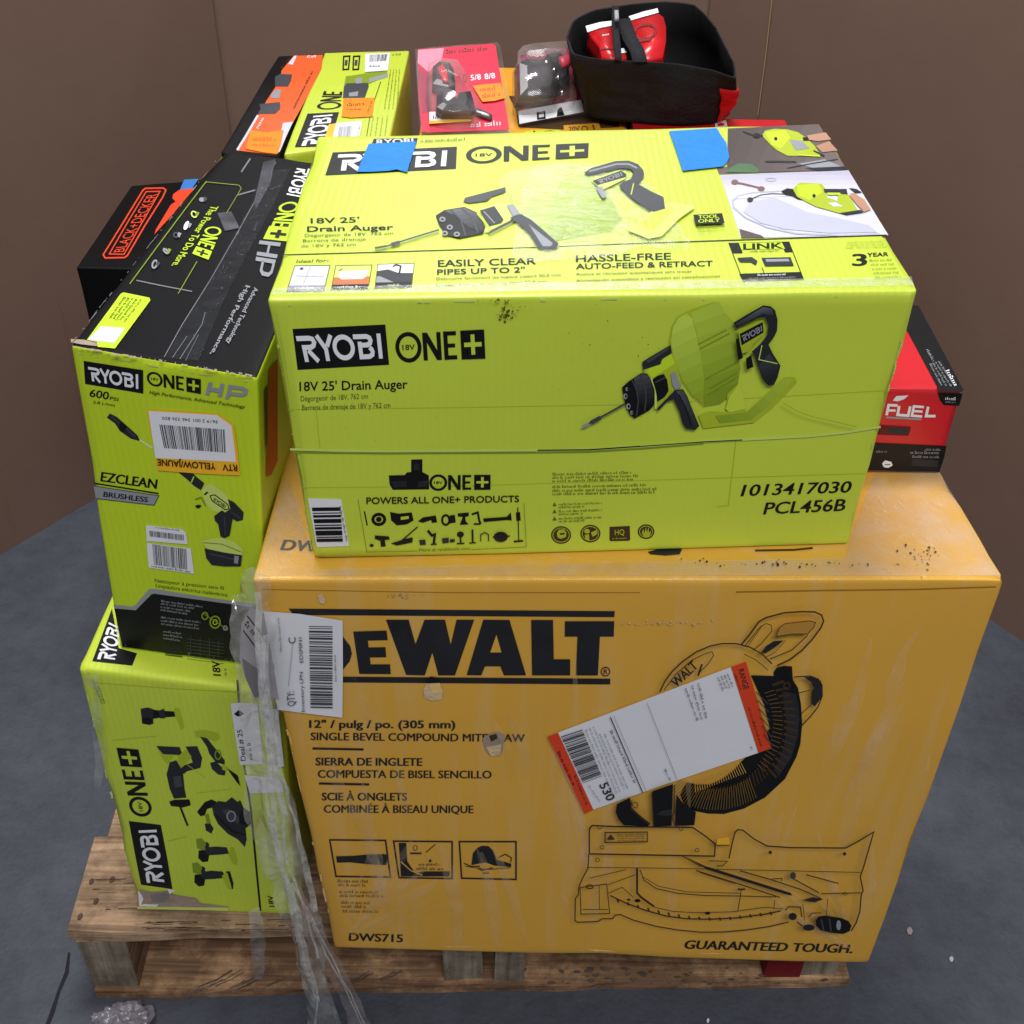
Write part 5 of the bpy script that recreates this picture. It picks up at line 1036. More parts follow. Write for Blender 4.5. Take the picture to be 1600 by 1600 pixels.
p.poly([(480, 760), (510, 750), (540, 800), (548, 880), (556, 920), (500, 925), (480, 880), (466, 815)], bgrey); p.poly([(496, 825), (530, 820), (536, 870), (505, 875)], dgrey); p.poly([(478, 938), (500, 930), (570, 928), (576, 955), (540, 965), (486, 958)], ink); p.stroke([(528, 962), (562, 1048)], 9, ink); p.done('tool_picture', Lk, 'picture of a reciprocating saw')
p = P(L_F).crop(*C1)
p.poly([(592, 618), (640, 612), (700, 626), (708, 650), (690, 665), (640, 650), (600, 645)], limed); p.poly([(618, 642), (650, 650), (690, 700), (730, 750), (730, 770), (690, 760), (660, 720), (650, 690)], bgrey); p.poly([(664, 762), (690, 755), (735, 800), (730, 820), (700, 815), (672, 790)], bgrey); p.ell(700, 725, 16, 24, limedd, 12, ring=6); p.poly([(740, 785), (790, 820), (802, 868), (785, 850), (760, 815)], ink); p.poly([(720, 770), (745, 782), (738, 800), (718, 792)], limed); p.done('tool_picture', Lk, 'picture of an oscillating tool')
p = P(L_F).crop(*C1)
p.poly([(604, 985), (640, 940), (670, 928), (692, 938), (690, 960), (650, 972), (640, 1000), (620, 1005)], ink); p.poly([(640, 1040), (660, 1030), (680, 1060), (670, 1084), (645, 1070)], bgrey); p.poly([(640, 1000), (655, 990), (668, 1035), (650, 1040)], limedd)
p.poly([(672, 960), (700, 935), (735, 940), (762, 918), (790, 940), (800, 930), (815, 965), (845, 985), (850, 1040), (825, 1060), (830, 1110), (822, 1145), (790, 1110), (745, 1085), (700, 1040), (680, 1000)], bgrey); p.poly([(720, 975), (750, 970), (800, 1010), (790, 1040), (740, 1010)], dgrey); p.ell(760, 1005, 22, 26, greyi, 12, ring=6); p.stroke([(690, 1000), (760, 1070), (820, 1090)], 7, ink); p.ell(820, 1010, 25, 36, ink, 14); p.done('tool_picture', Lk, 'picture of a circular saw')
for dx, dy, bt, nm in ((0, 0, limed, 'picture of a drill with a pale battery'), (-18, 110, ink, 'picture of a drill with a black battery')):
    p = P(L_F).crop(*C1); o = lambda a: [(x+dx, y+dy) for x, y in a]
    p.poly(o([(600, 1108), (625, 1104), (645, 1125), (648, 1165), (632, 1160), (604, 1150)]), limedd); p.poly(o([(612, 1160), (640, 1158), (660, 1180), (655, 1210), (630, 1214), (610, 1195)]), ink); p.poly(o([(640, 1140), (662, 1145), (690, 1142), (740, 1146), (750, 1175), (700, 1180), (660, 1182), (645, 1168)]), bgrey); p.poly(o([(645, 1120), (660, 1130), (655, 1180), (642, 1172)]), bgrey); p.poly(o([(755, 1145), (772, 1145), (788, 1200), (786, 1226), (768, 1222), (748, 1180)]), bt)
    if bt is ink: p.poly(o([(735, 1165), (760, 1150), (775, 1200), (782, 1230), (760, 1222)]), limed)
    p.done('tool_picture', Lk, nm)
p = P(L_F).crop(*C1); p.stroke([(788, 385), (796, 492)], 10, ink); p.stroke([(815, 740), (850, 980), (874, 1240), (893, 1436)], 9, ink); p.greek((152, 415), (184, 500), 9, fine, up=(9, -3)); p.greek((140, 420), (172, 500), 8, fine, up=(8, -3)); p.text('18V', (958, 1416), (948, 1366), 22, ink, .02, 0, up=(-24, 0)); p.done('caption', Lk)
p = P(L_F, .0008).crop(*C1); p.slab([(757, 492), (800, 488), (880, 492), (905, 768), (800, 772), (775, 620)], paper, .0004); p.mark('lettering'); p.text('Deal # 25', (826, 752), (808, 610), 20, dgrey, .01, 0, up=(-22, 2)); p.poly([(772, 540), (794, 522), (818, 538), (800, 552), (786, 550)], ink); p.greek((856, 750), (845, 660), 14, dgrey, up=(-14, 0)); p.done('deal_label', Lk, 'white label reading Deal # 25 sideways')
p = P(L_F, .0008).crop(*C1); p.slab([(910, 516), (972, 518), (1000, 778), (944, 788)], paper, .0004); p.greek((972, 776), (950, 600), 12, dgrey, up=(-13, 0)); p.greek((935, 570), (925, 525), 14, dgrey, up=(-14, 0)); p.slab([(820, 818), (985, 830), (1002, 895), (845, 902)], paper, .0003); p.done('order_label', Lk, 'white label strips behind the hanging film')
p = P(L_F, .0006).crop(*C1); p.poly([(336, 1338), (400, 1348), (478, 1342), (500, 1360), (600, 1376), (622, 1400), (748, 1415), (740, 1430), (334, 1428), (332, 1400)], core); p.poly([(336, 1340), (352, 1362), (372, 1404), (430, 1406), (420, 1416), (342, 1414)], paper); p.poly([(392, 1360), (470, 1350), (480, 1370), (460, 1398), (400, 1395)], M('torn_grey', (128, 118, 116), .8, .2, .2, 40)); p.poly([(332, 1416), (748, 1420), (744, 1434), (334, 1426)], limel); p.poly([(470, 1336), (505, 1342), (480, 1358)], white); p.done('torn_patch', Lk, 'torn bottom edge with bare paper')
p = P(L_T).crop(*C1); p.poly([(218, 60), (240, 180), (248, 240), (332, 264), (310, 320), (128, 300)], ink); p.mark('brand_lettering'); p.word_ryobi((150, 290), (205, 120), (262, 150), (230, 300), white); p.text('18V', (712, 366), (706, 300), 36, ink, .02, 0, up=(-34, -2)); p.greek((740, 366), (735, 330), 9, fine, up=(-10, 0)); p.done('brand_badge', Lk, 'black badge on the top, mostly covered')
p = P(L_F, .0004).crop(*C1)
for pts, w in ((([(105, 395), (500, 425), (800, 440)]), 3), (([(470, 1120), (560, 1095)]), 4), (([(560, 770), (640, 830)]), 2.5), (([(220, 660), (420, 640)]), 2.5), (([(600, 900), (760, 880)]), 2)): p.stroke(pts, w, limed)
p.poly([(88, 372), (130, 378), (150, 430), (120, 420)], M('frayed_edge', (176, 180, 120), .8, .2, .2, 50)); p.done('crease', Lk); edge_wear(L_F, (135, 1052), (425, 1090), 8, 4, M('bare_edge'), 'scuff_mark', Lk, 16); edge_wear(L_F, (132, 1070), (212, 1400), 8, 4, M('bare_edge'), 'scuff_mark', Lk, 17)

# ================================================================== boxes further back
def straight(zt, h, TFL, TFR, TBL, TBR, zb=None):
    q = [atz(*v, zt) for v in (TFL, TFR, TBR, TBL)]; dn = np.array([0, 0, (zb-zt) if zb is not None else -h])
    return [v+dn for v in q]+q
B_C = straight(.75, .16, (119, 418), (262, 421), (205, 290), (322, 280))
Bx = thing('black_tool_carton', 'black carton with an orange framed brand name on top, low at the far left', 'carton', tuple(B_C[0]))
carton('carton_body', B_C, [blackb], None, .002, .0008, 21, Bx)
B_T = Face(B_C[4], B_C[5], B_C[7]); redor = M('vermilion_ink', (226, 70, 38), .45, .35)
p = P(B_T).crop(*C7); rr = [(278, 695), (400, 498), (520, 302), (535, 290), (645, 288), (660, 300), (640, 345), (530, 520), (425, 700), (408, 712), (290, 714)]
p.stroke(rr, 9, redor, True); p.stroke([(315, 690), (425, 500), (540, 310), (625, 308), (520, 490), (405, 692)], 7, redor, True); p.text('BLACK+DECKER', (402, 676), (612, 322), 60, redor, .0, 0, up=(-62, 4)); p.done('brand_badge', Bx)
p = P(B_T).crop(*C7); p.poly([(700, 350), (705, 325), (740, 300), (840, 285), (800, 330), (700, 450), (590, 570), (600, 540), (690, 390), (720, 370)], redor); p.poly([(772, 236), (860, 232), (820, 290), (746, 298)], M('sky_blue_ink', (58, 122, 196))); p.done('picture_print', Bx)
plain = thing('plain_carton', 'plain brown carton under the black carton, hidden behind the tall lime one', 'carton', tuple(B_C[0]-np.array([0, 0, .0])))
q = [v+np.array([dx, .0, 0]) for v, dx in zip(B_C[:4], (.05, -.005, -.005, .045))]; zt = B_C[0][2]-.0006
carton('carton_body', [np.array([v[0], v[1], PH+.0005]) for v in q]+[np.array([v[0], v[1], zt]) for v in q], [brownc], None, .004, .001, 22, plain)

C0 = (330, 60, .25)
O_C = straight(.90, .20, (345, 238), (434, 244), (434, 87), (506, 84))
Ox = thing('orange_tool_carton', 'narrow black and orange carton, far back at the left of the lime one', 'carton', tuple(O_C[0]))
carton('carton_body', O_C, [blackb], None, .002, .0008, 31, Ox)
O_T = Face(O_C[4], O_C[5], O_C[7]); orab = M('orange_board', (222, 92, 40), .42, .4, .05, 9, coat=.2)
p = P(O_T).crop(*C0); p.poly([(516, 108), (698, 102), (690, 190), (560, 440), (455, 625), (408, 728), (160, 700), (205, 620), (280, 500), (345, 390), (430, 260), (440, 200)], orab); p.stroke([(162, 698), (215, 612), (292, 480)], 14, lavender); p.poly([(448, 528), (512, 520), (470, 610), (428, 708), (405, 722), (430, 610)], lavender); p.done('orange_panel', Ox)
p = P(O_T, .0007).crop(*C0); p.poly([(398, 240), (430, 222), (505, 225), (500, 260), (480, 300), (400, 300)], dgrey); p.poly([(370, 355), (400, 322), (438, 318), (425, 372), (380, 375)], greyi); p.poly([(300, 410), (430, 398), (432, 440), (400, 470), (290, 472), (310, 440)], dgrey); p.poly([(480, 160), (520, 108), (535, 108), (510, 165)], lavender); p.greek((440, 190), (500, 120), 12, inkb); p.greek((600, 120), (665, 118), 14, white); p.greek((520, 440), (640, 200), 14, inkb); p.greek((280, 560), (330, 480), 16, white, up=(16, 4)); p.done('tool_picture', Ox)
p = P(O_T, .0012).crop(*C0); p.slab([(250, 572), (345, 588), (452, 572), (440, 640), (414, 722), (330, 712), (215, 690)], orange, .0005); p.greek((262, 640), (420, 640), 22, orangei); p.greek((258, 672), (400, 676), 18, orangei); p.done('price_label', Ox)

Y_C = straight(.90, .20, (442, 240), (609, 218), (507, 82), (640, 78))
Yx = thing('lime_tool_carton', 'lime carton with an orange sticker, far back beside the red blister pack', 'carton', tuple(Y_C[0]))
carton('carton_body', Y_C, [lime], None, .003, .001, 33, Yx)
Y_T = Face(Y_C[4], Y_C[5], Y_C[7])
p = P(Y_T).crop(*C0); p.poly([(602, 470), (800, 460), (735, 676), (522, 680)], ink); p.mark('brand_lettering'); p.word_ryobi((562, 672), (640, 482), (760, 472), (712, 664), white); p.done('brand_badge', Yx, 'brand badge reading away from the front')
p = P(Y_T).crop(*C0); p.word_one((662, 446), (730, 272), (828, 282), (800, 440), ink, lime, False, False); p.done('series_logo', Yx)
p = P(Y_T).crop(*C0); p.poly([(842, 236), (905, 228), (1095, 196), (1105, 230), (985, 285), (950, 372), (822, 376), (828, 310)], limedd); p.poly([(830, 300), (850, 280), (980, 278), (985, 300), (960, 372), (822, 372)], dgrey); p.poly([(985, 250), (1100, 218), (1105, 240), (990, 275)], greyi); p.poly([(860, 340), (920, 330), (915, 360), (862, 362)], greyi); p.poly([(900, 250), (945, 242), (940, 280), (905, 282)], greyi)
for x in (828, 890): p.stroke([(x, 112), (x+38, 110), (x+30, 192), (x-4, 194)], 9, ink, True); p.poly([(x+8, 135), (x+26, 134), (x+22, 168), (x+5, 168)], dgrey)
p.stroke([(1060, 270), (1000, 440), (965, 650)], 4, ink)
for i in range(4): p.greek((1080+i*26, 440), (1120+i*18, 190), 8, fine, seed=i, up=(8, 1)); p.greek((985+i*30, 660), (1010+i*30, 480), 8, fine, seed=i+9, up=(8, 1))
p.greek((1130, 104), (1190, 102), 12, fine); p.done('tool_picture', Yx)
p = P(Y_T, .001).crop(*C0); p.slab([(962, 96), (1118, 90), (1104, 200), (960, 210)], paper, .0004); p.mark('barcode'); p.bars((990, 102), (1100, 98), (1092, 138), (988, 146), dgrey, 16, 3); p.greek((990, 178), (1060, 174), 10, dgrey); p.done('barcode_label', Yx, 'white barcode label at the far end')
p = P(Y_T, .001).crop(*C0); p.slab([(826, 376), (1022, 370), (1006, 488), (870, 496), (815, 488)], orange, .0005); p.greek((850, 424), (960, 416), 20, inkb); p.greek((846, 450), (940, 446), 12, inkb); p.greek((975, 460), (1000, 390), 12, inkb, up=(12, 2)); p.done('price_label', Yx)
p = P(Y_T, .001).crop(*C0); p.slab([(780, 530), (946, 514), (915, 666), (745, 676)], paper, .0004); p.poly([(735, 536), (780, 530), (745, 676), (696, 676)], ylab); p.mark('barcode'); p.bars((800, 552), (884, 544), (868, 652), (782, 658), greyi, 14, 5); p.greek((905, 640), (925, 540), 10, greyi, up=(10, 2)); p.done('returns_label', Yx, 'white label with a yellow side at the near end')

ob = thing('plain_carton', 'plain brown carton under the two long cartons, hidden at the back left', 'carton', (-.385, 1.5, PH))
zt = .6992
carton('carton_body', [np.array(v) for v in ((-.38, 1.52, PH+.0005), (-.165, 1.535, PH+.0005), (-.165, 1.94, PH+.0005), (-.375, 1.92, PH+.0005), (-.38, 1.52, zt), (-.165, 1.535, zt), (-.165, 1.94, zt), (-.375, 1.92, zt))], [brownc], None, .004, .001, 23, ob)
def block(name, lab, x0, x1, y0, y1, z0, z1, mats, fm=None, seed=1, r=.004):
    t = thing(name, lab, 'carton', (x0, y0, z0)); carton('carton_body', [np.array(v) for v in ((x0, y0, z0), (x1, y0, z0), (x1, y1, z0), (x0, y1, z0), (x0, y0, z1), (x1, y0, z1), (x1, y1, z1), (x0, y1, z1))], mats, fm, r, .001, seed, t); return t
yel = M('yellow_board', (226, 158, 36), .42, .4, .06, 7, coat=.3)
block('plain_carton', 'tall plain brown carton under the yellow one, hidden at the back', -.15, .40, 1.50, 2.0, PH+.0005, .66, [brownc], None, 24)
yb = block('yellow_tool_carton', 'yellow and black carton under the two blister packs', -.145, .16, 1.56, 1.985, .6606, .862, [yel], None, 25)
yT = Face((0, 0, .862), (1, 0, .862), (0, 1, .862)); C2 = (630, 0, .375)
p = P(yT).crop(*C2); p.poly([(430, 350), (470, 345), (480, 540), (690, 540), (850, 545), (850, 470), (470, 470), (470, 345)], ink) if False else None
p.poly([(440, 400), (900, 395), (900, 530), (662, 540), (480, 530), (470, 460)], inkb); p.poly([(668, 522), (815, 512), (830, 556), (672, 560)], yel); p.text('20V', (690, 548), (735, 546), 20, inkb, .02); p.ell(756, 536, 14, 12, inkb, 12, ring=4); p.stroke([(790, 520), (800, 552)], 6, inkb); p.poly([(470, 560), (520, 545), (655, 540), (650, 566)], limei); p.stroke([(546, 545), (546, 568)], 8, ink); p.greek((590, 552), (640, 550), 9, ink); p.done('top_print', yb)
rb = block('red_flat_carton', 'flat bright red carton under the black tool bag', .165, .392, 1.62, 1.735, .6606, .872, [red], None, 26, .003)
block('plain_carton', 'small plain brown carton under the back of the black tool bag', .166, .29, 1.742, 1.97, .6606, .8722, [brownc], None, 28)
rF = Face((.2, 1.6, .872), (.3, 1.6, .872), (.2, 1.7, .872))
p = P(rF).crop(*C2); p.poly([(1300, 505), (1345, 500), (1352, 530), (1300, 532)], paper); p.poly([(1308, 518), (1322, 510), (1340, 515), (1335, 524), (1312, 526)], red); p.done('brand_badge', rb)

# red and black carton on the ochre one
mC = [atz(1505, 607, DZ+.1025), atz(1437, 490, DZ+.1025)]; bR = atz(1468, 739, DZ+.0006)
wv = np.array([-.30, -.008, 0]); fr = mC[0]; br_ = mC[1]
M_top = [fr+wv, fr, br_, br_+wv]; M_bot = [bR+wv, bR, bR+(br_-fr), bR+(br_-fr)+wv]
Mx = thing('red_tool_carton', 'red and black carton reading FUEL, on the ochre carton behind the big lime one', 'carton', tuple(M_bot[0]))
carton('carton_body', M_bot+M_top, [red, blackb], {'bottom': 1, 'left': 1}, .002, .0008, 41, Mx)
M_F = Patch(M_bot[0], M_bot[1], M_top[1], M_top[0]); M_T = Patch(M_top[0], M_top[1], M_top[2], M_top[3]); CM = (1340, 450, .31875)
p = P(M_F).crop(*CM); p.poly([(392, 512), (515, 518), (498, 578), (422, 574), (402, 548)], ink); p.greek((430, 548), (485, 550), 14, white); p.greek((430, 562), (485, 564), 8, greyi)
p.poly([(-60, 755), (60, 757), (436, 774), (425, 830), (400, 904), (200, 900), (-60, 890)], ink); p.greek((330, 796), (412, 798), 9, greyi); p.greek((258, 812), (408, 814), 13, greyi); p.greek((268, 832), (405, 834), 11, greyi); p.poly([(272, 838), (400, 845), (390, 878), (262, 870)], bgrey)
p.poly([(120, 860), (135, 845), (165, 852), (172, 870), (150, 882), (128, 878)], white); p.stroke([(132, 866), (160, 866)], 4, ink); p.greek((90, 806), (145, 806), 10, greyi); p.stroke([(20, 893), (200, 897), (390, 900)], 3, dgrey); p.done('black_panel', Mx)
p = P(M_F).crop(*CM)
def seg(pts, w=13): p.stroke(pts, w, white)
p.stroke([(142, 624), (152, 574), (196, 576)], 13, white); p.stroke([(148, 600), (186, 601)], 11, white); p.stroke([(204, 578), (196, 622), (248, 626), (258, 580)], 13, white); p.stroke([(325, 584), (276, 580), (266, 626), (316, 630)], 12, white); p.stroke([(272, 603), (318, 606)], 11, white); p.stroke([(346, 582), (336, 628), (382, 628)], 13, white)
p.stroke([(140, 634), (312, 644)], 9, greyi); p.poly([(172, 552), (190, 530), (250, 526), (228, 545), (196, 556)], white); p.poly([(100, 672), (262, 682), (250, 724), (95, 718)], M('maroon_print', (92, 18, 22))); p.poly([(150, 682), (250, 690), (244, 716), (150, 712)], bgrey); p.done('brand_name', Mx, 'white slanted word FUEL on red')
p = P(M_T).crop(*CM); p.poly([(288, 85), (300, 88), (520, 500), (506, 512), (398, 500), (250, 224), (170, 90)], ink)
for i in range(4): p.greek((352+i*14, 372-i*4), (412+i*22, 484+i*1), 9, greyi, seed=i, up=(9, -3))
p.greek((336, 302), (372, 366), 11, greyi, up=(11, -4)); p.greek((432, 405), (480, 488), 16, white, up=(17, -6)); p.done('black_panel', Mx, 'black side strip of the top')

# ---------------------------------------------------------------- blister packs
def lump(face, pts, off, h, mat, name, parent, taper=.85, T=None, lab=None, smooth=True):
    """a soft-edged raised shape standing on a face"""
    pr = Print(face); pr.crop(*T); a = pr._px(np.array(pts, float)); n = len(a); c = a.mean(0)
    rings = [(1., off), (.985, off+h*.55), (.94, off+h*.85), (taper, off+h)]
    V = []; F = []
    base = face.at(a, off+h)-face.n*h; cen = base.mean(0)
    for k, o in rings: V += list(cen+(base-cen)*k+face.n*(o-off))
    m_ = len(rings)
    for r in range(m_-1):
        for i in range(n): F.append([r*n+i, r*n+(i+1) % n, (r+1)*n+(i+1) % n, (r+1)*n+i])
    F.append([(m_-1)*n+i for i in range(n)])
    F.append([i for i in range(n)][::-1])
    return mesh_obj(name, V, F, None, [mat], parent, smooth, lab)
clear = film_mat('blister_plastic', (225, 215, 220), .90, .10, 14, .3, .03)
plastic = M('black_plastic', (22, 23, 27), .32, .5, .1, 20, coat=.4)
redp = M('red_plastic', (205, 22, 30), .3, .5, .05, 10, coat=.3)
magenta = M('crimson_card', (205, 30, 62), .4, .4, .06, 9)
c1 = [atz(655, 209, .866), atz(803, 205, .866), atz(778, 68, .935), atz(646, 78, .935)]
K1F = Face(c1[0], c1[1], c1[3])
K1 = thing('blister_pack', 'crimson blister pack with an orange price sticker, beside the lime carton', 'blister pack', tuple(c1[0]), 'red blister packs on the yellow carton')
p = P(K1F, 0).crop(*C2); p.slab([(50, 205), (120, 196), (392, 176), (405, 190), (465, 540), (440, 556), (90, 560), (70, 545)], clear, .002); p.poly([(62, 205), (140, 200), (372, 182), (385, 190), (442, 540), (100, 552), (76, 546), (66, 400)], magenta)
p.poly([(62, 208), (170, 200), (160, 250), (105, 300), (60, 262)], M('pink_print', (226, 130, 150))); p.greek((180, 225), (365, 208), 18, inkb); p.text('5/8', (282, 335), (325, 330), 22, white, .01); p.text('8/8', (340, 330), (384, 325), 22, white, .01); p.ell(258, 325, 9, 20, inkb, 10, ring=4); p.greek((280, 530), (420, 520), 20, lavender); p.poly([(62, 290), (110, 300), (118, 460), (78, 470)], M('rose_print', (150, 60, 80))); p.done('backing_card', K1)
lump(K1F, [(120, 270), (150, 245), (195, 250), (215, 290), (218, 350), (190, 360), (120, 345)], .0025, .018, plastic, 'tool_body', K1, .62, C2, None, False)
lump(K1F, [(140, 280), (165, 262), (185, 300), (190, 340), (165, 335)], .020, .004, redp, 'red_insert', K1, .8, C2)
lump(K1F, [(138, 365), (170, 348), (215, 372), (225, 420), (245, 375), (285, 370), (300, 420), (285, 455), (160, 455), (135, 440)], .0025, .022, plastic, 'tool_head', K1, .62, C2, None, False)
lump(K1F, [(285, 440), (330, 452), (372, 476), (366, 488), (300, 468)], .0025, .008, M('steel_print', (110, 112, 118), .3, .5, metal=.6), 'drill_bit', K1, .7, C2)
p = P(K1F, .0045).crop(*C2); p.slab([(290, 358), (345, 350), (405, 346), (426, 408), (380, 420), (330, 424), (312, 395)], orange, .0006); p.greek((320, 380), (400, 372), 16, orangei); p.greek((330, 408), (410, 398), 16, orangei); p.done('price_label', K1)
p = P(K1F, .0045).crop(*C2); p.slab([(108, 466), (284, 460), (284, 505), (108, 516)], paper, .0006); p.poly([(108, 504), (284, 494), (284, 505), (108, 516)], ylab); p.greek((125, 496), (260, 490), 14, dgrey); p.done('barcode_label', K1)
lump(K1F, [(100, 250), (150, 225), (230, 235), (300, 350), (330, 420), (300, 470), (200, 475), (110, 460), (95, 350)], .0028, .030, clear, 'clear_blister', K1, .88, C2)
c2 = [atz(812, 194, .868), atz(922, 178, .868), atz(893, 62, .945), atz(812, 70, .945)]
K2F = Face(c2[0], c2[1], c2[3])
K2 = thing('blister_pack', 'dark blister pack with a white strip, leaning against the black tool bag', 'blister pack', tuple(c2[0]), 'red blister packs on the yellow carton')
p = P(K2F, 0).crop(*C2); p.slab([(478, 215), (500, 190), (540, 180), (700, 168), (760, 440), (790, 465), (485, 520), (472, 400)], clear, .002); p.poly([(490, 230), (690, 200), (760, 430), (490, 470)], M('crimson_dark', (122, 26, 50), .4, .4)); p.poly([(480, 462), (742, 415), (752, 466), (484, 516)], paper); p.poly([(556, 468), (592, 462), (594, 495), (558, 500)], ink); p.poly([(564, 478), (586, 474), (587, 486), (566, 490)], paper); p.poly([(650, 450), (660, 445), (672, 480), (640, 486), (642, 462)], ink); p.greek((500, 452), (700, 418), 14, magenta); p.done('backing_card', K2)
lump(K2F, [(482, 250), (520, 232), (600, 235), (640, 270), (655, 330), (640, 385), (560, 400), (486, 395)], .0025, .028, plastic, 'tool_body', K2, .62, C2, None, False)
lump(K2F, [(600, 215), (650, 200), (690, 240), (700, 330), (660, 360), (630, 300)], .0025, .024, plastic, 'tool_head', K2, .62, C2, None, False)
lump(K2F, [(650, 232), (692, 222), (704, 262), (664, 280)], .020, .010, magenta, 'red_insert', K2, .8, C2)
for cx, cy in ((632, 285), (648, 318), (665, 380), (600, 255)): lump(K2F, [(cx-9, cy), (cx, cy-11), (cx+9, cy), (cx, cy+11)], .024, .006, M('chrome', (200, 200, 205), .15, .6, metal=1.), 'screw_bit', K2, .6, C2)
lump(K2F, [(480, 235), (510, 200), (600, 190), (690, 190), (715, 300), (735, 395), (600, 412), (482, 415)], .0028, .036, clear, 'clear_blister', K2, .88, C2)

# ---------------------------------------------------------------- black tool bag
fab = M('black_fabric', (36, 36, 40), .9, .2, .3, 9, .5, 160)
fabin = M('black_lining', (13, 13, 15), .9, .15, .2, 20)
bag = thing('tool_bag', 'open black fabric tool bag, at the back on the flat red carton', 'bag', tuple(atz(1010, 190, .8735)))
rimP = [(898, 84, .985), (940, 93, .976), (1000, 97, .972), (1060, 101, .970), (1112, 110, .966), (1149, 122, .962), (1146, 96, .972), (1120, 44, .982), (1086, 8, .984), (1040, 3, .980), (985, 7, .982), (930, 15, .984), (896, 32, .988), (887, 58, .990)]
basP = [(922, 182, .8735), (960, 190, .8735), (1010, 194, .8735), (1065, 196, .8735), (1112, 193, .8735), (1138, 178, .8735), (1138, 158, .8735), (1128, 135, .8735), (1105, 118, .8735), (1060, 112, .8735), (1000, 114, .8735), (950, 118, .8735), (928, 135, .8735), (918, 158, .8735)]
def ring(pts, n=84):
    A = np.array([atz(*v) for v in pts]); m_ = len(A); out = []
    for i in range(n):
        t = i*m_/n; k = int(t); f = t-k; p0, p1, p2, p3 = A[(k-1) % m_], A[k % m_], A[(k+1) % m_], A[(k+2) % m_]
        out.append(.4*.5*((2*p1)+(-p0+p2)*f+(2*p0-5*p1+4*p2-p3)*f*f+(-p0+3*p1-3*p2+p3)*f**3)+.6*(p1+(p2-p1)*f))
    return np.array(out)
Rr, Rb = ring(rimP), ring(basP); n = 84; lev = 14; V = []; F = []; MI = []
cen = (Rr.mean(0)+Rb.mean(0))/2
for j in range(lev+1):
    f = j/lev; Lr = Rb*(1-f)+Rr*f; bul = math.sin(f*math.pi)*.003
    o = (Lr-Lr.mean(0)); o[:, 2] = 0; o /= np.maximum(np.linalg.norm(o, axis=1, keepdims=True), 1e-6)
    Lr = Lr+o*(bul+(vnoise(Lr*np.array([1, 1, .6]), 13, 3)*.016+np.abs(vnoise(Lr*np.array([1, 1, 1.6]), 26, 5))*.007+vnoise(Lr, 70, 6)*.002)[:, None]*(.3+.7*math.sin(f*math.pi)))
    V += list(Lr)
inner = []
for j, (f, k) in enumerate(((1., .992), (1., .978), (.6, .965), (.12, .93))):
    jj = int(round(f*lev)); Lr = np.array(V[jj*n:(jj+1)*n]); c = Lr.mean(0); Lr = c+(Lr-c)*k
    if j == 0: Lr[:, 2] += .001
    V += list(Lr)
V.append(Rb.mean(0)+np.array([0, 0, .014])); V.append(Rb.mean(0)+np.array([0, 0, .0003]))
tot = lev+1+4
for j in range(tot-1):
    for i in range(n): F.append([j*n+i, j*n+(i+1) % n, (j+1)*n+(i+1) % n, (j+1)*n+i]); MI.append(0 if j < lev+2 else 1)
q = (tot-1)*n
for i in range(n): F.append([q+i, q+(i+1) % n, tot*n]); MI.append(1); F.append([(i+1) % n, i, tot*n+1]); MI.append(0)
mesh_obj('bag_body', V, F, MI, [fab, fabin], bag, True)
Vn = np.array(V)
def bag_strip(i0, i1, j0, j1, mat, name, slant=0):
    vv = []; ff = []; cols = range(i0, i1+1); rows = range(j0, j1+1)
    for j in rows:
        Lr = Vn[j*n:(j+1)*n]; o = Lr-Lr.mean(0); o[:, 2] = 0; o /= np.linalg.norm(o, axis=1, keepdims=True)
        for i in cols: vv.append(Lr[(i+slant*(j-j0)) % n]+o[(i+slant*(j-j0)) % n]*.0022)
    w_ = len(cols)
    for a in range(len(rows)-1):
        for b in range(w_-1): k = a*w_+b; ff.append([k, k+1, k+w_+1, k+w_])
    o = mesh_obj(name, vv, ff, None, [mat], bag, True); md = o.modifiers.new('s', 'SOLIDIFY'); md.thickness = .0015; md.offset = 1; return o
bag_strip(25, 31, 0, 10, M('red_fabric', (205, 26, 34), .7, .3, .1, 20), 'red_panel', 0)
# what lies in the bag
inF = Face(atz(950, 95, .955), atz(1050, 95, .955), atz(1000, 15, .985))
ch = thing('battery_charger', 'larger red charger with a pale top edge inside the open black bag', 'charger', tuple(atz(1015, 60, .9)))
lump(inF, [(940, 82), (1000, 62), (1062, 48), (1088, 66), (1100, 110), (1100, 170), (1086, 242), (1020, 250), (955, 246), (985, 180), (965, 130)], -.034, .040, redp, 'charger_body', ch, .93, C2)
p = P(inF, .0072).crop(*C2); p.ell(1008, 132, 50, 34, M('red_recess', (120, 10, 16), .5), 20, ring=9, rot=-.2); p.poly([(965, 140), (990, 160), (1040, 150), (1030, 170), (985, 175)], M('red_recess')); p.poly([(940, 68), (1000, 48), (1060, 34), (1064, 52), (1000, 70), (944, 86)], paper); p.greek((985, 72), (1030, 62), 10, paper); p.done('charger_face', ch)
ch2 = thing('battery_pack', 'smaller red battery pack left of the strap in the black bag', 'battery', tuple(atz(940, 60, .9)))
lump(inF, [(768, 130), (820, 105), (868, 100), (880, 160), (886, 200), (930, 215), (938, 246), (870, 246), (826, 238), (815, 190), (790, 160)], -.034, .038, redp, 'pack_body', ch2, .93, C2)
p = P(inF, .0052).crop(*C2); p.poly([(760, 108), (820, 92), (872, 86), (874, 106), (820, 116), (768, 134)], paper); p.poly([(892, 205), (920, 200), (930, 218), (900, 224)], paper); p.greek((830, 150), (870, 144), 10, paper); p.stroke([(820, 205), (880, 200)], 5, M('red_recess')); p.done('pack_face', ch2)
bm = bmesh.new()
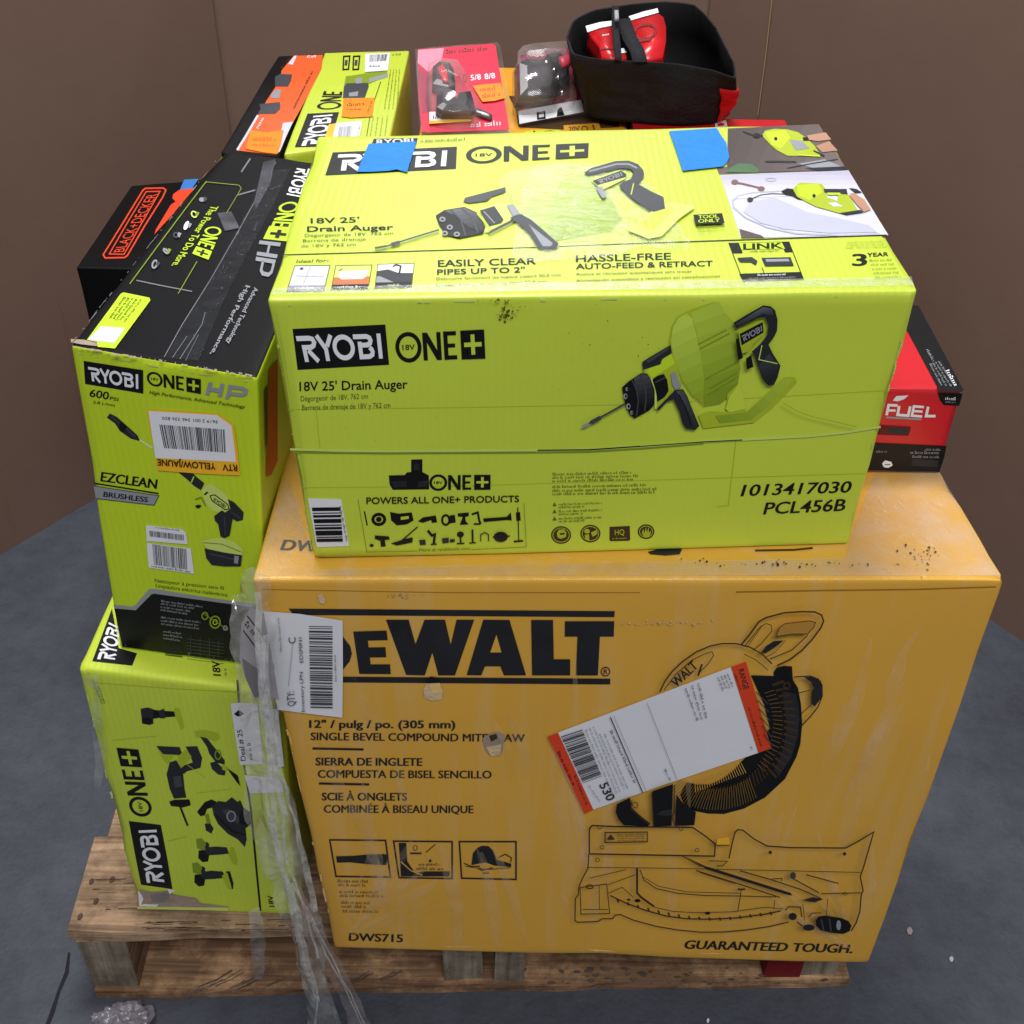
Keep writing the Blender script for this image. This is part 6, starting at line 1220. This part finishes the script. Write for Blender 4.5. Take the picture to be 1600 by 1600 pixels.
def sweep(name, pts, w, t, mat, parent):
    Pp = np.array(pts); V = []; F = []
    for i, c in enumerate(Pp):
        d = Pp[min(i+1, len(Pp)-1)]-Pp[max(i-1, 0)]; d /= np.linalg.norm(d); s_ = np.cross(d, FW); s_ /= np.linalg.norm(s_); u = np.cross(s_, d)
        for a, b in ((-1, -1), (1, -1), (1, 1), (-1, 1)): V.append(c+s_*a*w/2+u*b*t/2)
    for i in range(len(Pp)-1):
        for j in range(4): F.append([4*i+j, 4*i+(j+1) % 4, 4*i+4+(j+1) % 4, 4*i+4+j])
    k = 4*(len(Pp)-1); F += [[3, 2, 1, 0], [k, k+1, k+2, k+3]]
    return mesh_obj(name, V, F, None, [mat], parent, True)
bm.free()
sweep('strap', [atz(962, 10, .99), atz(961, 35, .988), atz(963, 60, .982), atz(966, 92, .979)], .010, .002, fab, bag)
sweep('strap', [atz(974, 30, .99), atz(984, 60, .978), atz(996, 80, .975), atz(1000, 97, .973)], .020, .002, fab, bag)
lump(inF, [(880, 38), (898, 38), (900, 74), (882, 76)], .03, .006, M('buckle_grey', (150, 150, 158), .35), 'buckle', bag, .8, C2)

# ---------------------------------------------------------------- stretch film hanging from the ochre carton
filmm = film_mat('stretch_film', (246, 248, 250), .86, .06, 24, 1.2, .07)
fw = thing('stretch_film', 'bunched clear stretch film hanging down the left corner of the ochre carton', 'plastic film', tuple(aty(400, 950, .79)))
def ribbon(name, pts, Y0, mat, amp=.010, cols=10, rows=70, seed=1):
    Pt = np.array(pts, float); t = np.linspace(0, len(Pt)-1, rows); V = []; F = []
    k = np.minimum(t.astype(int), len(Pt)-2); f = (t-k)[:, None]; f = f*f*(3-2*f)*.5+f*.5
    A = Pt[k]*(1-f)+Pt[k+1]*f
    for i in range(rows):
        for j in range(cols+1):
            s_ = j/cols*2-1; x = A[i, 0]+A[i, 2]*s_; V.append(aty(x, A[i, 1], Y0+A[i, 3]))
    V = np.array(V); nx = vnoise(V*np.array([1, 1, .10]), 95, seed); n2 = vnoise(V*np.array([1, 1, .5]), 60, seed+4); n3 = vnoise(V, 170, seed+7)
    V[:, 1] += nx*amp+n2*amp*.35+n3*amp*.13-np.abs(vnoise(V*np.array([1, 1, .16]), 60, seed+11))*amp*.8; V[:, 0] += vnoise(V, 45, seed+9)*amp*.35
    V[:, 2] = np.maximum(V[:, 2], .002)
    for i in range(rows-1):
        for j in range(cols): q = i*(cols+1)+j; F.append([q, q+1, q+cols+2, q+cols+1])
    return mesh_obj(name, V, F, None, [mat], fw, False)
ribbon('film_strand', [(392, 925, 24, .0), (396, 990, 34, -.012), (402, 1090, 30, -.015), (412, 1180, 30, -.015), (424, 1270, 38, -.02), (445, 1345, 36, -.02), (470, 1420, 34, -.03), (488, 1500, 24, -.03), (500, 1560, 22, -.03), (512, 1640, 34, -.03)], .80, filmm, .013, 22, 150, 2)
ribbon('film_strand', [(448, 1370, 14, -.02), (480, 1430, 18, -.03), (515, 1500, 16, -.03), (545, 1560, 15, -.035), (580, 1640, 20, -.04)], .80, film_mat('stretch_film_thin', (206, 194, 200), .80, .10, 30, .9, .06), .006, 7, 50, 6)
ribbon('film_strand', [(398, 1420, 8, .01), (402, 1450, 10, .0), (404, 1490, 12, .0), (402, 1530, 7, .0)], .83, filmm, .007, 5, 26, 9)
ribbon('film_strand', [(150, 1050, 4, .075), (152, 1120, 8, .07), (156, 1180, 9, .07), (153, 1235, 4, .07)], .80, filmm, .006, 5, 30, 12)
ribbon('film_strand', [(388, 884, 6, .0), (398, 905, 22, -.004), (402, 940, 30, -.004)], .80, filmm, .006, 10, 24, 15)
foldm = film_mat('film_fold', (250, 250, 252), .62, .06, 60, 1., .10)
rf = random.Random(21); main_path = [(392, 925, 24), (396, 990, 34), (402, 1090, 30), (412, 1180, 30), (424, 1270, 38), (445, 1345, 36), (470, 1420, 34), (488, 1500, 24), (500, 1560, 22), (512, 1640, 34)]
for k in range(9):                              # bunched folds: narrow denser bands wandering along the strand
    a0 = rf.randint(0, 5); a1 = min(len(main_path), a0+rf.randint(4, 7)); u = rf.uniform(-.9, .9); pts = []
    for (x, y, w_) in main_path[a0:a1]:
        u = max(-1., min(1., u+rf.uniform(-.35, .35))); pts.append((x+w_*u, y, rf.uniform(.8, 5.5), -.038))
    ribbon('film_fold', pts, .80, foldm, .005, 5, 70, 30+k)
for k in range(2): ribbon('film_fold', [(456+k*5, 1380, 1.2, -.036), (486+k*6, 1440, 1.6, -.04), (520+k*4, 1510, 1.4, -.04), (548+k*3, 1560, 1.2, -.045), (584+k*5, 1640, 2, -.045)], .80, foldm, .003, 3, 40, 60+k)
lf = Face((0, .778, 0), (1, .778, 0), (0, .778, 1))
def curved_label():
    pts = [(377, 975), (392, 948), (412, 957), (424, 1020), (436, 1094), (420, 1088), (398, 1094), (384, 1060), (374, 1030)]
    p = P(lf, 0); p.poly(pts, M('grey_label', (150, 146, 150), .5, .3, .15, 30)); p.stroke([(380, 985), (400, 1012), (414, 1032)], 2.2, inkb); p.stroke([(386, 962), (404, 985), (416, 1004)], 2.2, inkb); p.greek((382, 976), (410, 1012), 7, inkb, up=(5, -6)); p.poly([(378, 1028), (412, 1052), (420, 1084), (398, 1090), (384, 1060)], M('dim_label', (112, 106, 110), .6, .3)); return p.done('label_fragment', fw, 'crumpled grey end of a printed label caught in the film')
curved_label()
clump = bmesh.new(); bmesh.ops.create_icosphere(clump, subdivisions=6, radius=1)
cc = atz(190, 1606, .018); Vc = np.array([v.co[:] for v in clump.verts]); nn = vnoise(Vc, 1.8, 5)*.32-np.abs(vnoise(Vc, 3.6, 8))*.42+np.abs(vnoise(Vc, 8, 2))*.1
Vc = cc+Vc*(1+nn)[:, None]*np.array([.040, .036, .022]); Vc[:, 2] = np.maximum(Vc[:, 2], .0008); Fc = [[v.index for v in f.verts] for f in clump.faces]; clump.free()
o = mesh_obj('film_wad', Vc, Fc, None, [film_mat('wad_film', (168, 162, 172), .45, .14, 110, .6, .05)], None, True, None, tuple(cc-np.array([0, 0, .018]))); tag(o, 'crumpled wad of grey plastic film on the floor in front of the pallet', 'plastic film')
def flake(x, y, s, rgb, lab):
    c = atz(x, y, .001); V = [c+np.array([s*a, s*b, h]) for a, b, h in ((-.5, -.6, 0), (.1, -.9, .001), (.6, -.1, .003), (.3, .8, .004), (-.4, .9, .001), (-.7, .1, .002))]; V += [v+np.array([0, 0, .0008]) for v in V]
    F = [[5, 4, 3, 2, 1, 0], [6, 7, 8, 9, 10, 11]]+[[i, (i+1) % 6, 6+(i+1) % 6, 6+i] for i in range(6)]
    o = mesh_obj('paper_scrap', V, F, None, [M('scrap_%d' % rgb[0], rgb, .7)], None, False, None, tuple(c)); tag(o, lab, 'paper scrap', 'paper scraps on the floor')
flake(1421, 1456, .0062, (150, 132, 138), 'pinkish paper scrap on the floor right of the ochre carton')
flake(1486, 1500, .0042, (176, 176, 182), 'white paper scrap furthest right on the floor')
flake(1106, 1596, .0030, (200, 200, 200), 'tiny white paper scrap on the floor in front of the pallet')
